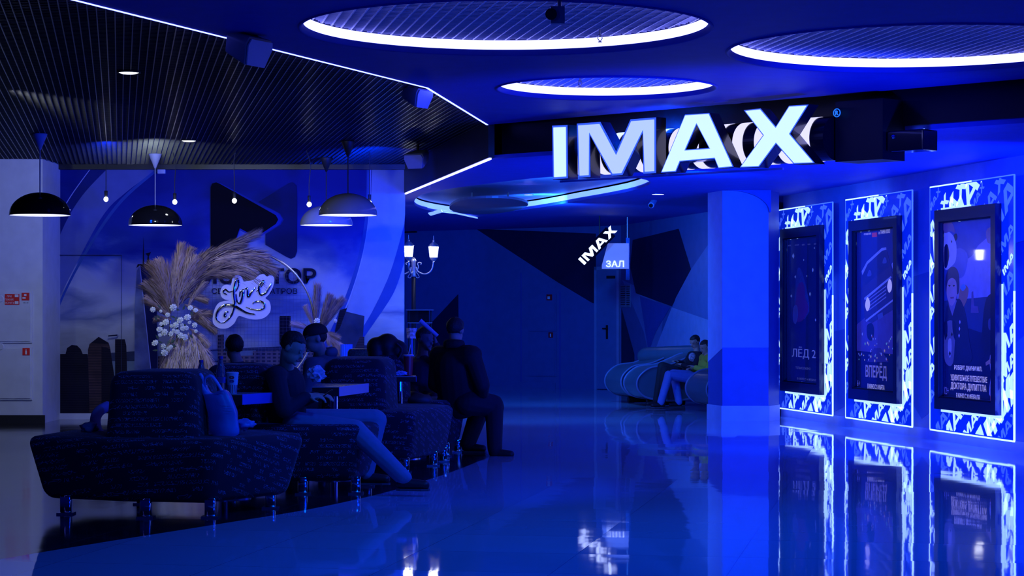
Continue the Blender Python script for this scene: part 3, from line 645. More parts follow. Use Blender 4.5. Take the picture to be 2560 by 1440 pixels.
# registered mark
u, v = SP.uv(2048, 277); t = thing('registered_mark', SP.pt(u, v-.05, -.25), 'small blue circled R mark right of the letter X', 'sign mark')
bm = BM(); 
M = Matrix.Rotation(math.atan2(SP.D.y, SP.D.x), 3, 'Z') @ Matrix.Rotation(math.radians(90), 3, 'X')
M_rm = mat('blue_mark_glow', (.1, .4, .8), .4, emis=(.02, .22, .75), es=.9)
lathe(bm, [(.030, 0), (.036, 0), (.036, .006), (.030, .006), (.030, 0)], SP.pt(u, v, -.25), 32, M); fin(bm, 'ring', M_rm, t)
text('lettering', 'R', SP, u, v, .038, M_rm, t, w=-.25, depth=.004, bold=.02, align='C')
# striped drum behind the letters
cen = lambda u: SP.pt(u, 2.80, -.335)
M_band = mat('drum_white_band', (.85, .82, .95), .5, emis=(.66, .64, 1.0), es=1.25)
M_drumk = mat('drum_black', (.004, .004, .010), .3)
t = thing('striped_drum', SP.pt(1.45, 2.64, -.36), 'long black drum with white glowing bands behind the big sign letters', 'drum light')
bm = BM(); tube(bm, [cen(.08), cen(2.93)], .185, 48); fin(bm, 'drum', M_drumk, t)
us = [SP.uv(1360+x/3.048, 330, -.20)[0] for x in (225, 395, 522, 690, 850, 985, 1140, 1310, 1470, 1635, 1800, 1975)]
for u in us:
    bm = BM(); tube(bm, [cen(u-.01), cen(u+.10)], .188, 48, caps=False); fin(bm, 'white_band', M_band, t, True)
# mounting rail and bracket box
bm = BM(); pbox(bm, SP, 0, 2.55, 2.545, 2.563, -.125, -.105); tag(fin(bm, 'sign_rail', M_md2), 'thin rail under the big hanging sign letters', 'sign rail')
bm = BM(); pbox(bm, SP, 2.95, 3.42, 2.60, ZL+.25, -.62, -.30); tag(fin(bm, 'sign_bracket', M_bulk), 'black square box at the right end of the striped drum', 'bracket')
bm = BM(); pbox(bm, SP, 3.43, 3.78, 2.66, 2.83, -.56, -.34); bmesh.ops.bevel(bm, geom=bm.edges[:], offset=.012, segments=2, affect='EDGES', profile=.5); pj = tag(fin(bm, 'projector', M_black), 'small black projector jutting out right of the big sign', 'projector')
bm = BM(); c = SP.pt(3.5, 2.78, -.335); ell(bm, c, (.02, .02, .02)); fin(bm, 'knob', M_chrome, pj)

# ------------------------------------------------------------------ lit poster panels on the right wall
def tri_clip(T, r):
    def cl(P, ax, val, keep_gt):
        out = []
        for i in range(len(P)):
            a, b = P[i], P[(i+1) % len(P)]
            ia = (a[ax] > val) == keep_gt; ib = (b[ax] > val) == keep_gt
            if ia: out.append(a)
            if ia != ib:
                f = (val-a[ax])/(b[ax]-a[ax]); out.append((a[0]+(b[0]-a[0])*f, a[1]+(b[1]-a[1])*f))
        return out
    P = list(T)
    for ax, v, g in ((0, r[0], True), (0, r[1], False), (1, r[2], True), (1, r[3], False)):
        P = cl(P, ax, v, g)
        if len(P) < 3: return None
    return P
gl_lo = 2.567; gu0 = min(q[0] for q in GUV['I'][0]); GT = []
for O, Hh in GUV.values():
    lp = [[Vector(((u-gu0)/.5, (v-gl_lo)/.5, 0)) for u, v in O]]+([[Vector(((u-gu0)/.5, (v-gl_lo)/.5, 0)) for u, v in Hh]] if Hh else [])
    fl = [p for l in lp for p in l]
    for tr in tessellate_polygon(lp): GT.append([(fl[i].x, fl[i].y) for i in tr])
def logo_tris(cx, cy, h, ang, r):
    ca, sa = math.cos(ang), math.sin(ang); out = []
    for T in GT:
        P = [(cx+((x-2.9)*ca-(y-.5)*sa)*h, cy+((x-2.9)*sa+(y-.5)*ca)*h) for x, y in T]
        q = tri_clip(P, r)
        if q: out.append(q)
    return out
M_acr = mat('blue_acrylic', (.02, .06, .5), .12, emis=(.0, .022, .62), es=.55)
M_pl1 = mat('etched_letters_bright', (.8, .9, 1), .3, emis=(.42, .68, 1.0), es=1.25)
M_pl2 = mat('etched_letters_dim', (.3, .4, .9), .3, emis=(.05, .14, .85), es=.8)
M_edgl = mat('lit_acrylic_edge', (.8, .9, 1), .3, emis=(.30, .50, 1.0), es=2.6)
M_edgd = mat('lit_acrylic_edge_dim', (.4, .5, 1), .3, emis=(.06, .16, .9), es=1.1)
M_haze2 = mat('acrylic_hot_spot', (.8, .9, 1), .3, emis=(.45, .72, 1.0), es=1.2)
M_diode = mat('diodes', (.5, .6, 1), .5, emis=(.05, .2, 1.0), es=10)
M_frame = mat('navy_black_frame', (.006, .007, .03), .25, coat=.3)
def pmat(n, c, e=.10, coat=.7): return mat('print_'+n, c, .25, emis=c, es=e, coat=coat, var=.12)
LAY = [(.30, .20, .13, 0, 1), (.62, .22, .17, 0, 0), (1.08, .24, .115, 0, 0), (1.45, .20, .26, 0, 0), (1.88, .22, .10, 0, 1), (.02, .45, .10, 0, 1),
       (.02, .72, .11, 0, 0), (.10, 1.00, .13, 0, 0), (.02, 1.32, .10, 0, 0), (.10, 1.55, .13, 0, 0), (.04, 1.80, .09, 0, 0), (.10, 2.02, .26, 0, 0), (.16, 2.30, .13, 0, 0), (.10, 2.50, .07, 0, 1),
       (.52, 2.38, .17, 0, 0), (.95, 2.50, .24, 0, 0), (1.20, 2.48, .07, 0, 1), (1.48, 2.40, .15, 0, 1), (1.85, 2.40, .22, 0, 1), (1.95, 2.10, .10, 0, 1), (1.98, 1.85, .07, 0, 0), (1.92, 1.62, .14, 0, 1), (2.0, 1.38, .08, 0, 1), (1.98, 1.12, .14, 0, 0), (1.98, .86, .11, 0, 0), (1.98, .58, .24, 0, 0)]
GP = [(1945, 2081), (2114, 2280), (2325, 2535)]
PANELS = []
for i, (xa, xb) in enumerate(GP):
    ua = pxu(RW, xa); ub = pxu(RW, xb); wdt = ub-ua
    nm = ('farthest', 'middle', 'nearest')[i]
    t = thing('backlit_panel', RW.pt((ua+ub)/2, .12, 0), ('glowing blue lettered wall panel behind the leftmost poster, next to the column', 'glowing blue lettered wall panel behind the middle poster with the van', 'glowing blue lettered wall panel behind the rightmost poster with the coated man')[i], 'lit panel', 'glowing wall panels')
    bm = BM(); pbox(bm, RW, ua, ub, .12, 2.66, -.012, 0); fin(bm, 'acrylic_sheet', M_acr, t)
    # frame rectangle
    fa = ua+wdt*.137; fb = ua+wdt*.868
    sc_ = wdt/2.06
    for (cx, cy, h, a, dm) in LAY:
        tg = BM()
        for q in logo_tris(cx, cy, h, math.radians(38), (.012, 2.04, .135, 2.645)):
            if all(fa-ua+.02 < x*sc_ < fb-ua-.02 and .37 < y < 2.38 for x, y in q): continue
            P = [RW.pt(ua+x*sc_, y, .0015) for x, y in q]
            try: tg.faces.new([tg.verts.new(p) for p in P])
            except ValueError: pass
        if not tg.faces: tg.free(); continue
        ex = bmesh.ops.extrude_face_region(tg, geom=tg.faces[:])
        for v in ex['geom']:
            if isinstance(v, bmesh.types.BMVert): v.co += RW.N*.001
        fin(tg, 'etched_word', M_pl2 if dm else M_pl1, t)
    # lit edges, stronger where the diodes sit
    for nm, m_, L_ in (('lit_edge', M_edgl, ((ua-.006, ua+.007, .12, 1.9, -.012, .003), (ub-.010, ub+.006, .12, 1.55, -.012, .003), (ua, ub, .108, .124, -.012, .003), (ua, ua+wdt*.52, 2.652, 2.666, -.012, .003))),
                     ('dim_edge', M_edgd, ((ua-.005, ua+.005, 1.9, 2.66, -.012, .002), (ub-.007, ub+.005, 1.55, 2.66, -.012, .002), (ua+wdt*.52, ub, 2.654, 2.665, -.012, .002))),
                     ('diode_strip', M_diode, ((ua+.03, ub-.50, .15, .19, -.10, -.08), (ub-.52, ub-.48, .2, 1.8, -.10, -.08), (ua+.03, ua+.07, .2, 2.2, -.10, -.08))),
                     ('hot_spot', M_haze2, ((fb, fb+.04, .5, 1.62, .003, .005), (fa+.02, fb-.02, .318, .350, .003, .005), (fa+.02, fa+wdt*.38, 2.40, 2.425, .003, .005), (fb+.04, fb+.10*sc_, .75, 1.15, .003, .004)))):
        for q in L_: bm = BM(); pbox(bm, RW, *q); fin(bm, nm, m_, t)
    f = thing('poster_frame', RW.pt((fa+fb)/2, .35, .004), ('dark framed poster of a night-blue ice scene, leftmost on the right wall', 'dark framed poster of a tilted van above city lights, middle of the right wall', 'dark framed poster of a man in a coat with animals, rightmost on the wall')[i], 'poster', 'framed posters')
    bm = BM()
    for a, b, c, d in ((fa, fa+.11, .35, 2.40), (fb-.11, fb, .35, 2.40), (fa+.11, fb-.11, .35, .47), (fa+.11, fb-.11, 2.28, 2.40)): pbox(bm, RW, a, b, c, d, .0055, .07)
    bmesh.ops.remove_doubles(bm, verts=bm.verts, dist=.0001); fin(bm, 'frame', M_frame, f)
    bm = BM()
    for a, b, c, d in ((fa+.11, fa+.125, .47, 2.28), (fb-.125, fb-.11, .47, 2.28), (fa+.125, fb-.125, .47, .485), (fa+.125, fb-.125, 2.265, 2.28)): pbox(bm, RW, a, b, c, d, .03, .055)
    fin(bm, 'inner_bead', M_blackm, f)
    PANELS.append((t, f, fa+.125, fb-.125, .485, 2.265))
def pp(f, name, px, m, k=0, sm=0):
    P = [RW.uv(x, y, .01) for x, y in px]
    if sm: P = [(q.x, q.y) for q in spline([(a, b, 0) for a, b in P], sm, True)]
    return flatpoly(name, RW, None, m, f, w=.012+.0003*k, t=.00025, uvs=P)
def pw(f, s, x0, x1, y, h, m, k=14, bold=.0):
    """print a line of lettering between two columns"""
    u0, v = RW.uv(x0, y, .01); u1, _ = RW.uv(x1, y, .01); return text('print_lettering', s, RW, u0, v, h, m, f, w=.012+.0003*k, depth=.0003, width=u1-u0, bold=bold)
def star(f, x, y, r, m, k=13): return pp(f, 'print_light', [(x-r*.5, y), (x, y-r*1.4), (x+r*.5, y), (x, y+r*1.4)], m, k)
P_lil = pmat('lilac', (.42, .40, .62)); P_pale = pmat('pale', (.55, .55, .70)); P_txt = pmat('pale_lettering', (.50, .50, .68), .5); P_nav = pmat('navy', (.008, .012, .06)); P_blk = pmat('black', (.006, .006, .02))
P_dim = pmat('dim_lettering', (.06, .08, .30), .5)
# leftmost poster: night-blue ice scene
_, f, a, b, c, d = PANELS[0]
bm = BM(); pbox(bm, RW, a, b, c, d, .006, .012); fin(bm, 'print_sheet', pmat('ice_night', (.008, .022, .20)), f)
flatpoly('print_shade', RW, None, pmat('ice_shadow', (.006, .020, .085)), f, w=.0121, t=.0002, uvs=[(a+(b-a)*.55, c), (b, c), (b, d), (a+(b-a)*.62, d)])
pp(f, 'print_spotlight', [(1998, 668), (2012, 700), (2024, 780), (1988, 800), (1990, 700)], pmat('ice_beam', (.02, .05, .30)), 3, 3)
pp(f, 'print_figure', [(1996, 712), (2006, 705), (2012, 720), (2014, 745), (2022, 770), (2012, 795), (2000, 805), (1986, 800), (1982, 780), (1990, 755), (1992, 730)], pmat('violet_figure', (.07, .025, .24)), 4, 4)
pp(f, 'print_figure', [(1984, 770), (1992, 762), (1996, 785), (1990, 810), (1983, 800)], pmat('blue_figure', (.05, .08, .38)), 5, 3)
for x, y, r in ((1984, 640, 5), (2033, 675, 4), (1989, 692, 3), (2026, 735, 4), (2010, 650, 2), (2037, 620, 2), (1979, 740, 3), (2040, 800, 3), (2018, 690, 2)): star(f, x, y, r, pmat('snow_%d' % x, (.12, .2, .6), .4))
pw(f, 'ЛЁД 2', 1981, 2040, 896, .155, pmat('ice_title', (.07, .10, .42), .8))
pw(f, 'ТОЛЬКО В КИНО', 1990, 2027, 922, .03, P_dim)
for k, (x0, x1, w_) in enumerate(((1971, 1978, 'МИЛОШ'), (1988, 1998, 'АЛЕКСАНДР'), (2006, 2012, 'МАРИЯ'), (2020, 2027, 'НАДЕЖДА'), (2036, 2044, 'ВИТАЛИЯ'))): pw(f, w_, x0, x1, 616-k, .018, P_dim)
pw(f, 'В КИНО С 14 ФЕВРАЛЯ', 1994, 2045, 949, .03, P_dim)
# middle poster: tilted van over city lights
_, f, a, b, c, d = PANELS[1]
bm = BM(); pbox(bm, RW, a, b, c, d, .006, .012); fin(bm, 'print_sheet', pmat('dusk_sky', (.016, .030, .20)), f)
flatpoly('print_ground', RW, None, pmat('dusk_glow', (.11, .075, .26)), f, w=.0121, t=.0002, uvs=[(a, c+.42), (b, c+.40), (b, c+.86), (a+(b-a)*.6, c+.95), (a, c+.72)])
flatpoly('print_ground', RW, None, P_nav, f, w=.0124, t=.0002, uvs=[(a, c), (b, c), (b, c+.40), (a, c+.42)])
pp(f, 'print_van', [(2158, 700), (2170, 668), (2205, 628), (2218, 628), (2226, 660), (2236, 700), (2238, 750), (2232, 775), (2180, 808), (2164, 800), (2156, 745)], pmat('van_body', (.045, .040, .14)), 4)
pp(f, 'print_windscreen', [(2157, 690), (2171, 664), (2206, 628), (2216, 630), (2224, 665), (2162, 715)], pmat('van_glass', (.02, .03, .14)), 5)
pp(f, 'print_roof_line', [(2155, 678), (2168, 654), (2205, 620), (2216, 618), (2217, 624), (2206, 627), (2170, 660), (2157, 688)], P_lil, 6)
for k in range(4): pp(f, 'print_grille_bar', [(2171, 748+k*9), (2216, 714+k*9), (2216, 717+k*9), (2171, 751+k*9)], pmat('grille_%d' % k, (.30, .27, .46)), 6)
pp(f, 'print_grille_edge', [(2161, 745), (2228, 690), (2230, 694), (2163, 751)], P_lil, 6); pp(f, 'print_grille_edge', [(2165, 800), (2236, 746), (2237, 750), (2166, 805)], P_lil, 6)
for x, y in ((2169, 760), (2224, 714)): pp(f, 'print_headlamp', [(x-5, y), (x, y-17), (x+6, y-8), (x+6, y+9), (x, y+18), (x-4, y+10)], pmat('headlamp_%d' % x, (.62, .56, .62), .5), 8, 3)
for x, y in ((2173, 684), (2211, 652)): pp(f, 'print_figure', [(x-4, y+6), (x, y-8), (x+5, y-6), (x+6, y+5)], pmat('passenger_%d' % x, (.08, .10, .30)), 6, 3)
pp(f, 'print_wheel', [(2168, 815), (2180, 808), (2186, 825), (2182, 850), (2170, 846)], P_blk, 5, 3)
pp(f, 'print_mirror', [(2230, 660), (2237, 655), (2240, 668), (2234, 675)], P_lil, 5, 3); pp(f, 'print_plate', [(2194, 787), (2207, 780), (2209, 793), (2196, 800)], pmat('plate', (.10, .12, .34)), 6)
random.seed(5)
for k in range(46):
    x = random.uniform(2145, 2240); y = random.uniform(835, 902); star(f, x, y, random.uniform(1.4, 3.2), (P_pale, pmat('warm_light_%d' % k, random.choice([(.5, .35, .25), (.4, .1, .15), (.15, .4, .35), (.5, .45, .3)]), .4))[k % 2])
pp(f, 'print_road', [(2186, 870), (2202, 870), (2222, 905), (2168, 905)], pmat('road', (.07, .05, .17)), 5)
pw(f, 'ВПЕРЁД', 2165, 2218, 948, .20, pmat('van_title', (.13, .13, .33), .6), bold=.02)
pw(f, 'В КИНО С 5 МАРТА', 2170, 2212, 971, .055, P_txt, bold=.01)
pw(f, '6+', 2144, 2151, 965, .07, P_lil)
pw(f, 'ОТ СОЗДАТЕЛЕЙ', 2161, 2178, 589, .03, P_txt); pp(f, 'print_red_mark', [(2181, 582), (2193, 581), (2193, 592), (2181, 593)], pmat('red_mark', (.5, .05, .09), .3), 8)
pw(f, 'и', 2198, 2200, 586, .03, P_txt); pw(f, 'ТАЙНА КОКО', 2202, 2226, 585, .055, P_txt, bold=.01)
# rightmost poster: man in a dark coat with animals
_, f, a, b, c, d = PANELS[2]
bm = BM(); pbox(bm, RW, a, b, c, d, .006, .012); fin(bm, 'print_sheet', pmat('storm_sky', (.035, .075, .33)), f)
pp(f, 'print_cloud', [(2392, 700), (2400, 660), (2430, 640), (2450, 610), (2488, 600), (2488, 760), (2440, 790), (2400, 780)], pmat('cloud', (.24, .25, .50)), 1, 5)
pp(f, 'print_cloud', [(2375, 640), (2400, 620), (2420, 640), (2410, 690), (2385, 690)], pmat('cloud_dim', (.10, .14, .42)), 2, 4)
flatpoly('print_sea', RW, None, pmat('sea', (.020, .045, .16)), f, w=.01275, t=.0001, uvs=[(a, c+.45), (b, c+.45), (b, c+1.02), (a, c+.98)])
flatpoly('print_ground', RW, None, pmat('foot', (.008, .012, .075)), f, w=.01290, t=.0001, uvs=[(a, c), (b, c), (b, c+.62), (a+(b-a)*.5, c+.70), (a, c+.62)])
pp(f, 'print_ship', [(2430, 730), (2434, 728), (2436, 765), (2446, 766), (2448, 782), (2428, 782)], pmat('ship', (.12, .09, .22)), 6)
pp(f, 'print_bear', [(2361, 585), (2370, 578), (2384, 590), (2392, 615), (2390, 650), (2380, 665), (2362, 670)], pmat('bear_fur', (.50, .50, .66)), 6, 4)
pp(f, 'print_bear_patch', [(2362, 618), (2370, 612), (2374, 640), (2368, 668), (2362, 665)], P_nav, 7, 3); star(f, 2380, 604, 3, P_blk, 8); pp(f, 'print_bear_ear', [(2386, 588), (2392, 584), (2394, 596), (2389, 602)], P_nav, 8, 3)
pp(f, 'print_knit_hat', [(2361, 552), (2372, 550), (2384, 562), (2388, 582), (2378, 578), (2361, 582)], pmat('knit_hat', (.22, .14, .26)), 7, 3)
pp(f, 'print_leopard', [(2466, 578), (2478, 568), (2486, 582), (2484, 606), (2470, 606)], pmat('leopard', (.26, .17, .24)), 6, 3)
pp(f, 'print_gorilla', [(2456, 860), (2460, 780), (2468, 745), (2480, 734), (2488, 738), (2488, 880), (2470, 890)], P_nav, 7, 4)
pp(f, 'print_gorilla_face', [(2472, 800), (2480, 796), (2484, 810), (2480, 826), (2472, 820)], pmat('gorilla_face', (.05, .06, .19)), 8, 3)
pp(f, 'print_parrot', [(2402, 722), (2412, 712), (2422, 722), (2418, 750), (2404, 775), (2396, 760)], pmat('parrot', (.32, .16, .14)), 8, 4); pp(f, 'print_parrot_head', [(2402, 718), (2410, 710), (2416, 718), (2408, 728)], pmat('parrot_head', (.08, .25, .5)), 9, 3)
pp(f, 'print_coat', [(2364, 800), (2368, 765), (2378, 758), (2392, 748), (2404, 752), (2416, 790), (2424, 850), (2428, 905), (2370, 905), (2362, 860)], pmat('coat', (.012, .018, .075)), 9, 4)
pp(f, 'print_collar', [(2373, 762), (2382, 790), (2393, 752), (2388, 745), (2372, 750)], pmat('collar', (.20, .18, .32)), 10)
pp(f, 'print_face', [(2370, 700), (2380, 690), (2393, 700), (2395, 725), (2390, 750), (2382, 764), (2374, 758), (2368, 735)], pmat('face', (.42, .28, .38)), 11, 4)
pp(f, 'print_hair', [(2366, 730), (2365, 695), (2374, 672), (2388, 668), (2398, 685), (2399, 725), (2394, 735), (2392, 705), (2382, 695), (2371, 703)], pmat('hair', (.035, .03, .10)), 12, 4)
for x in (2375, 2386): pp(f, 'print_eye', [(x-3, 714), (x, 712), (x+3, 714), (x, 717)], P_blk, 13)
pp(f, 'print_mouth', [(2377, 743), (2386, 742), (2386, 746), (2378, 747)], pmat('lips', (.2, .08, .16)), 13)
for k in range(3): star(f, 2401-k, 805+k*17, 4, P_lil)
pp(f, 'print_dog', [(2362, 830), (2368, 805), (2382, 802), (2390, 820), (2388, 860), (2384, 905), (2374, 915), (2362, 895)], pmat('dog_fur', (.15, .15, .26)), 10, 4)
pp(f, 'print_dog_ear', [(2361, 812), (2368, 800), (2370, 830), (2364, 850)], P_nav, 11, 3); pp(f, 'print_dog_ear', [(2382, 800), (2391, 815), (2390, 850), (2384, 835)], P_nav, 11, 3); pp(f, 'print_dog_muzzle', [(2372, 850), (2379, 848), (2380, 875), (2376, 895), (2371, 878)], pmat('muzzle', (.40, .40, .55)), 11, 3); star(f, 2376, 884, 5, P_blk, 13); star(f, 2368, 838, 4, P_blk, 13); star(f, 2381, 836, 4, P_blk, 13)
pp(f, 'print_duck', [(2474, 985), (2478, 940), (2476, 915), (2476, 890), (2483, 880), (2488, 884), (2488, 990)], pmat('duck', (.42, .42, .60)), 9, 3)
pp(f, 'print_duck_bill', [(2478, 896), (2465, 906), (2466, 914), (2479, 908)], pmat('duck_bill', (.42, .26, .24)), 10)
P_gold = pmat('title_lettering', (.50, .46, .52), .6)
pw(f, 'РОБЕРТ ДАУНИ МЛ.', 2387, 2456, 926, .055, P_txt, bold=.015)
pw(f, 'УДИВИТЕЛЬНОЕ ПУТЕШЕСТВИЕ', 2378, 2469, 953, .072, P_gold, bold=.01)
pw(f, 'ДОКТОРА ДУЛИТТЛА', 2378, 2467, 975, .082, P_gold, bold=.012)
pw(f, 'В КИНО С 20 ФЕВРАЛЯ', 2392, 2450, 995, .055, P_txt, bold=.01)
pw(f, '12+', 2362, 2373, 985, .075, P_lil)
pp(f, 'print_red_mark', [(2477, 988), (2487, 989), (2487, 1006), (2477, 1005)], pmat('red_square', (.5, .12, .2), .3), 10); star(f, 2482, 997, 4, P_pale)

# ------------------------------------------------------------------ passage signs and fittings
HS = Pl((0.5, 33.3), (2.5, 33.3)); u0, v0 = HS.uv(1505, 672); u1, v1 = HS.uv(1572, 608); u2, _ = HS.uv(1520, 608)
t = thing('hanging_sign', HS.pt((u0+u1)/2, v0, 0), 'pale tapered hall sign hanging beside the far corner door', 'sign')
bm = BM(); prism(bm, [HS.pt(u, v, -.10) for u, v in ((u0, v0), (u1, v0), (u1, v1), (u2, v1), (u0, v0+.06))], HS.N*.10); fin(bm, 'sign_box', mat('hall_sign_box', (.35, .38, .55), .35, emis=(.09, .13, .42), es=.8), t)
a, b = HS.uv(1515, 668)
text('lettering', 'ЗАЛ', HS, a, b, .105, mat('hall_letters', (1, 1, 1), .5, emis=(.72, .86, 1), es=1.2), t, w=.004, depth=.006, width=HS.uv(1560, 0)[0]-a, bold=.015)
bm = BM(); q0, w0_ = HS.uv(1561, 700); q1, w1_ = HS.uv(1575, 594); pbox(bm, HS, q0+.03, q1, w0_, w1_, -.16, -.105); fin(bm, 'mounting_bar', M_black, t)
bm = BM(); tube(bm, [HS.pt((q0+q1)/2+.01, w1_-.01, -.13), HS.pt((q0+q1)/2+.01, ZL+.02, -.13)], .012, 6); fin(bm, 'hanger', M_greymetal, t)
IS = Pl((.5, 33.0), (2.5, 33.0)); cu, cv = IS.uv(1491, 616)
t = thing('tilted_logo_sign', IS.pt(cu, cv-.3, 0), 'small glowing tilted lettered sign on a dark plate in the passage', 'sign')
bm = BM(); R_ = math.radians(46); ca, sa = math.cos(R_), math.sin(R_)
prism(bm, [IS.pt(cu+x*ca-y*sa, cv+x*sa+y*ca, -.05) for x, y in ((-.32, -.10), (.32, -.10), (.32, .10), (-.32, .10))], IS.N*.045); fin(bm, 'plate', mat('sign_plate_black', (.002, .002, .012), .8, spec=.03), t)
bm = BM(); tube(bm, [IS.pt(cu+.05, cv+.1, -.03), IS.pt(cu+.05, ZL+.02, -.03)], .01, 6); fin(bm, 'hanger', M_bulk, t)
M_sw = mat('small_logo_glow', (1, 1, 1), .5, emis=(.85, .92, 1), es=1.2)
off = 0
for ch in 'IMAX':
    O, Hh = GUV[ch]; h = .135
    f2 = lambda q: IS.pt(cu+(((q[0]-gu0)/.5-2.72)*ca*h*.93-((q[1]-gl_lo)/.5-.5)*sa*h), cv+(((q[0]-gu0)/.5-2.72)*sa*h*.93+((q[1]-gl_lo)/.5-.5)*ca*h), 0)
    bm = BM(); prism(bm, [f2(q) for q in O], IS.N*.02, [[f2(q) for q in Hh]] if Hh else ()); fin(bm, 'letter', M_sw, t)
# notices on the far right wall, exit sign, camera
for (x0, y0, x1, y1, l) in ((1553, 712, 1566, 768, 'narrow grey notice sheet left of its pair beside the corner door'), (1567, 712, 1577, 768, 'narrower grey notice sheet nearest the navy hexagon')):
    a, b = RF.uv(x0, y1); c_, d_ = RF.uv(x1, y0); bm = BM(); pbox(bm, RF, a, c_, b, d_, .004, .012); n_ = tag(fin(bm, 'notice', mat('notice_paper', (.22, .25, .38), .6)), l, 'notice')
    for k in range(9):
        bm = BM(); vv = d_-.04-k*.038; pbox(bm, RF, a+.015, c_-.02-.01*(k % 3), vv, vv+.014, .012, .013); fin(bm, 'printed_line', M_ink, n_)
a, b = FW.uv(1015, 580); c_, d_ = FW.uv(1043, 567)
bm = BM(); pbox(bm, FW, a, c_, b-.02, d_, .0, .05); e_ = tag(fin(bm, 'exit_sign', M_black), 'small dim red exit sign high on the far wall above the lamp post', 'sign')
text('lettering', 'ВЫХОД', FW, (a+c_)/2, (b+d_)/2, .06, mat('exit_glow', (.5, .05, .05), .5, emis=(.6, .03, .06), es=.7), e_, w=.051, depth=.003, align='C')
def ceiling_cam(p, zc, label):
    t = thing('security_camera', p, label, 'camera')
    bm = BM(); tube(bm, [(p[0], p[1], zc), (p[0], p[1], p[2]+.1)], .02, 8); fin(bm, 'stem', M_white, t)
    bm = BM(); tube(bm, [(p[0]+.02, p[1]+.04, p[2]+.1), (p[0]-.03, p[1]-.12, p[2]+.03)], .04, 12); fin(bm, 'housing', M_white, t)
    bm = BM(); tube(bm, [(p[0]-.03, p[1]-.122, p[2]+.03), (p[0]-.035, p[1]-.14, p[2]+.024)], .028, 12); fin(bm, 'lens', M_black, t)
p = W(1632, 520, 28.4); ceiling_cam((p.x, p.y, p.z), ZL, 'white security camera hanging from the passage ceiling below a round downlight')
p = W(1390, 60, 12.3)
t = thing('spotlight', (p.x, p.y, p.z), 'black-headed ceiling spotlight inside the large ceiling recess at the top edge', 'spotlight')
bm = BM(); tube(bm, [(p.x+.02, p.y, ZU+.31), (p.x+.02, p.y, p.z+.06)], .012, 8); fin(bm, 'stem', M_greymetal, t)
bm = BM(); box(bm, (p.x-.03, p.y-.03, p.z), (p.x+.05, p.y+.03, p.z+.10)); fin(bm, 'bracket', mat('spot_bracket', (.12, .12, .22), .4), t)
bm = BM(); tube(bm, [(p.x-.02, p.y+.02, p.z+.06), (p.x-.03, p.y-.09, p.z+.045)], [.028, .034], 16); fin(bm, 'lamp_head', M_black, t)
def sprinkler(px, py, Y, z1, l):
    p = W(px, py, Y); t = thing('sprinkler', (p.x, p.y, p.z), l, 'sprinkler')
    bm = BM(); tube(bm, [(p.x, p.y, z1), (p.x, p.y, p.z+.03)], .006, 6); fin(bm, 'stem', M_greymetal, t)
    bm = BM(); tube(bm, [(p.x, p.y, p.z), (p.x-.015, p.y, p.z+.02), (p.x-.012, p.y, p.z+.045), (p.x, p.y, p.z+.05), (p.x+.012, p.y, p.z+.045), (p.x+.015, p.y, p.z+.02), (p.x, p.y, p.z)], .003, 5); lathe(bm, [(.001, -.004), (.014, -.004), (.014, 0)], p, 10, close=True); fin(bm, 'head', M_greymetal, t)
sprinkler(1500, 104, 14.4, ZU+.10, 'small sprinkler under the large round recess, nearest its glowing rim')
sprinkler(1450, 216, 17.2, ZU+.10, 'small sprinkler in the smallest round recess')
sprinkler(1074, 470, 24.9, ZL, 'small sprinkler under the passage ceiling left of the oval disc')

# speakers under the glowing edge
M_spk = mat('speaker_shell', (.12, .14, .24), .5)
def speaker(px, py, Y, s_, rot, label, zc=3.2):
    p = W(px, py, Y); t = thing('speaker', (p.x, p.y, p.z), label, 'speaker', 'wedge speakers by the ceiling edge')
    Mx = Matrix.Translation(p) @ Matrix.Rotation(rot, 4, 'Z') @ Matrix.Rotation(math.radians(18), 4, 'X') @ Matrix.Scale(s_, 4)
    bm = BM(); pr = [(-.11, 0), (.11, 0), (.15, .14), (.13, .19), (-.13, .19), (-.15, .14)]
    a = [bm.verts.new(Mx @ Vector((x, -.08, z-.1))) for x, z in pr]; b = [bm.verts.new(Mx @ Vector((x*.7, .12, z*.8-.06))) for x, z in pr]
    bm.faces.new(a); bm.faces.new(b[::-1])
    for i in range(6): bm.faces.new((a[i], b[i], b[(i+1) % 6], a[(i+1) % 6]))
    bmesh.ops.bevel(bm, geom=bm.edges[:], offset=.012*s_, segments=2, affect='EDGES', profile=.5); fin(bm, 'cabinet', M_spk, t, 'auto')
    bm = BM(); P = [Mx @ Vector((x*.9, -.086, z*.9-.095)) for x, z in pr]; prism(bm, P, (Mx.to_3x3() @ Vector((0, -.01, 0)))); fin(bm, 'grille', mat('speaker_grille', (.35, .38, .6), .7), t)
    bm = BM(); tube(bm, [(p.x, p.y+.04, p.z+.05), (p.x, p.y+.06, zc)], .015, 8); fin(bm, 'bracket', M_blackm, t)
speaker(620, 122, 13.9, 1.0, math.radians(62), 'dark wedge speaker hanging under the glowing edge line, nearest the camera')
speaker(1042, 240, 17.6, .85, math.radians(60), 'dark wedge speaker hanging at the bend of the glowing edge line')
speaker(1044, 398, 23.4, .9, math.radians(-30), 'dark speaker below the black bulkhead near the mural corner')

# recessed downlights in the cell ceiling
for px, py, l in ((322, 183, 'bright recessed downlight in the dark cell ceiling, nearer the camera'), (472, 353, 'bright recessed downlight in the dark cell ceiling, nearer the mural')):
    c = CE(px, py, 3.19); t = thing('downlight', c, l, 'downlight', 'downlights in the cell ceiling')
    bm = BM(); lathe(bm, [(.078, .04), (.078, .002), (.092, .0), (.092, .006), (.080, .045)], c, 32); fin(bm, 'ring', M_blackm, t, True)
    bm = BM(); lathe(bm, [(.001, -.006), (.05, -.005), (.076, .004)], c, 32); fin(bm, 'lens', M_lens, t, True)

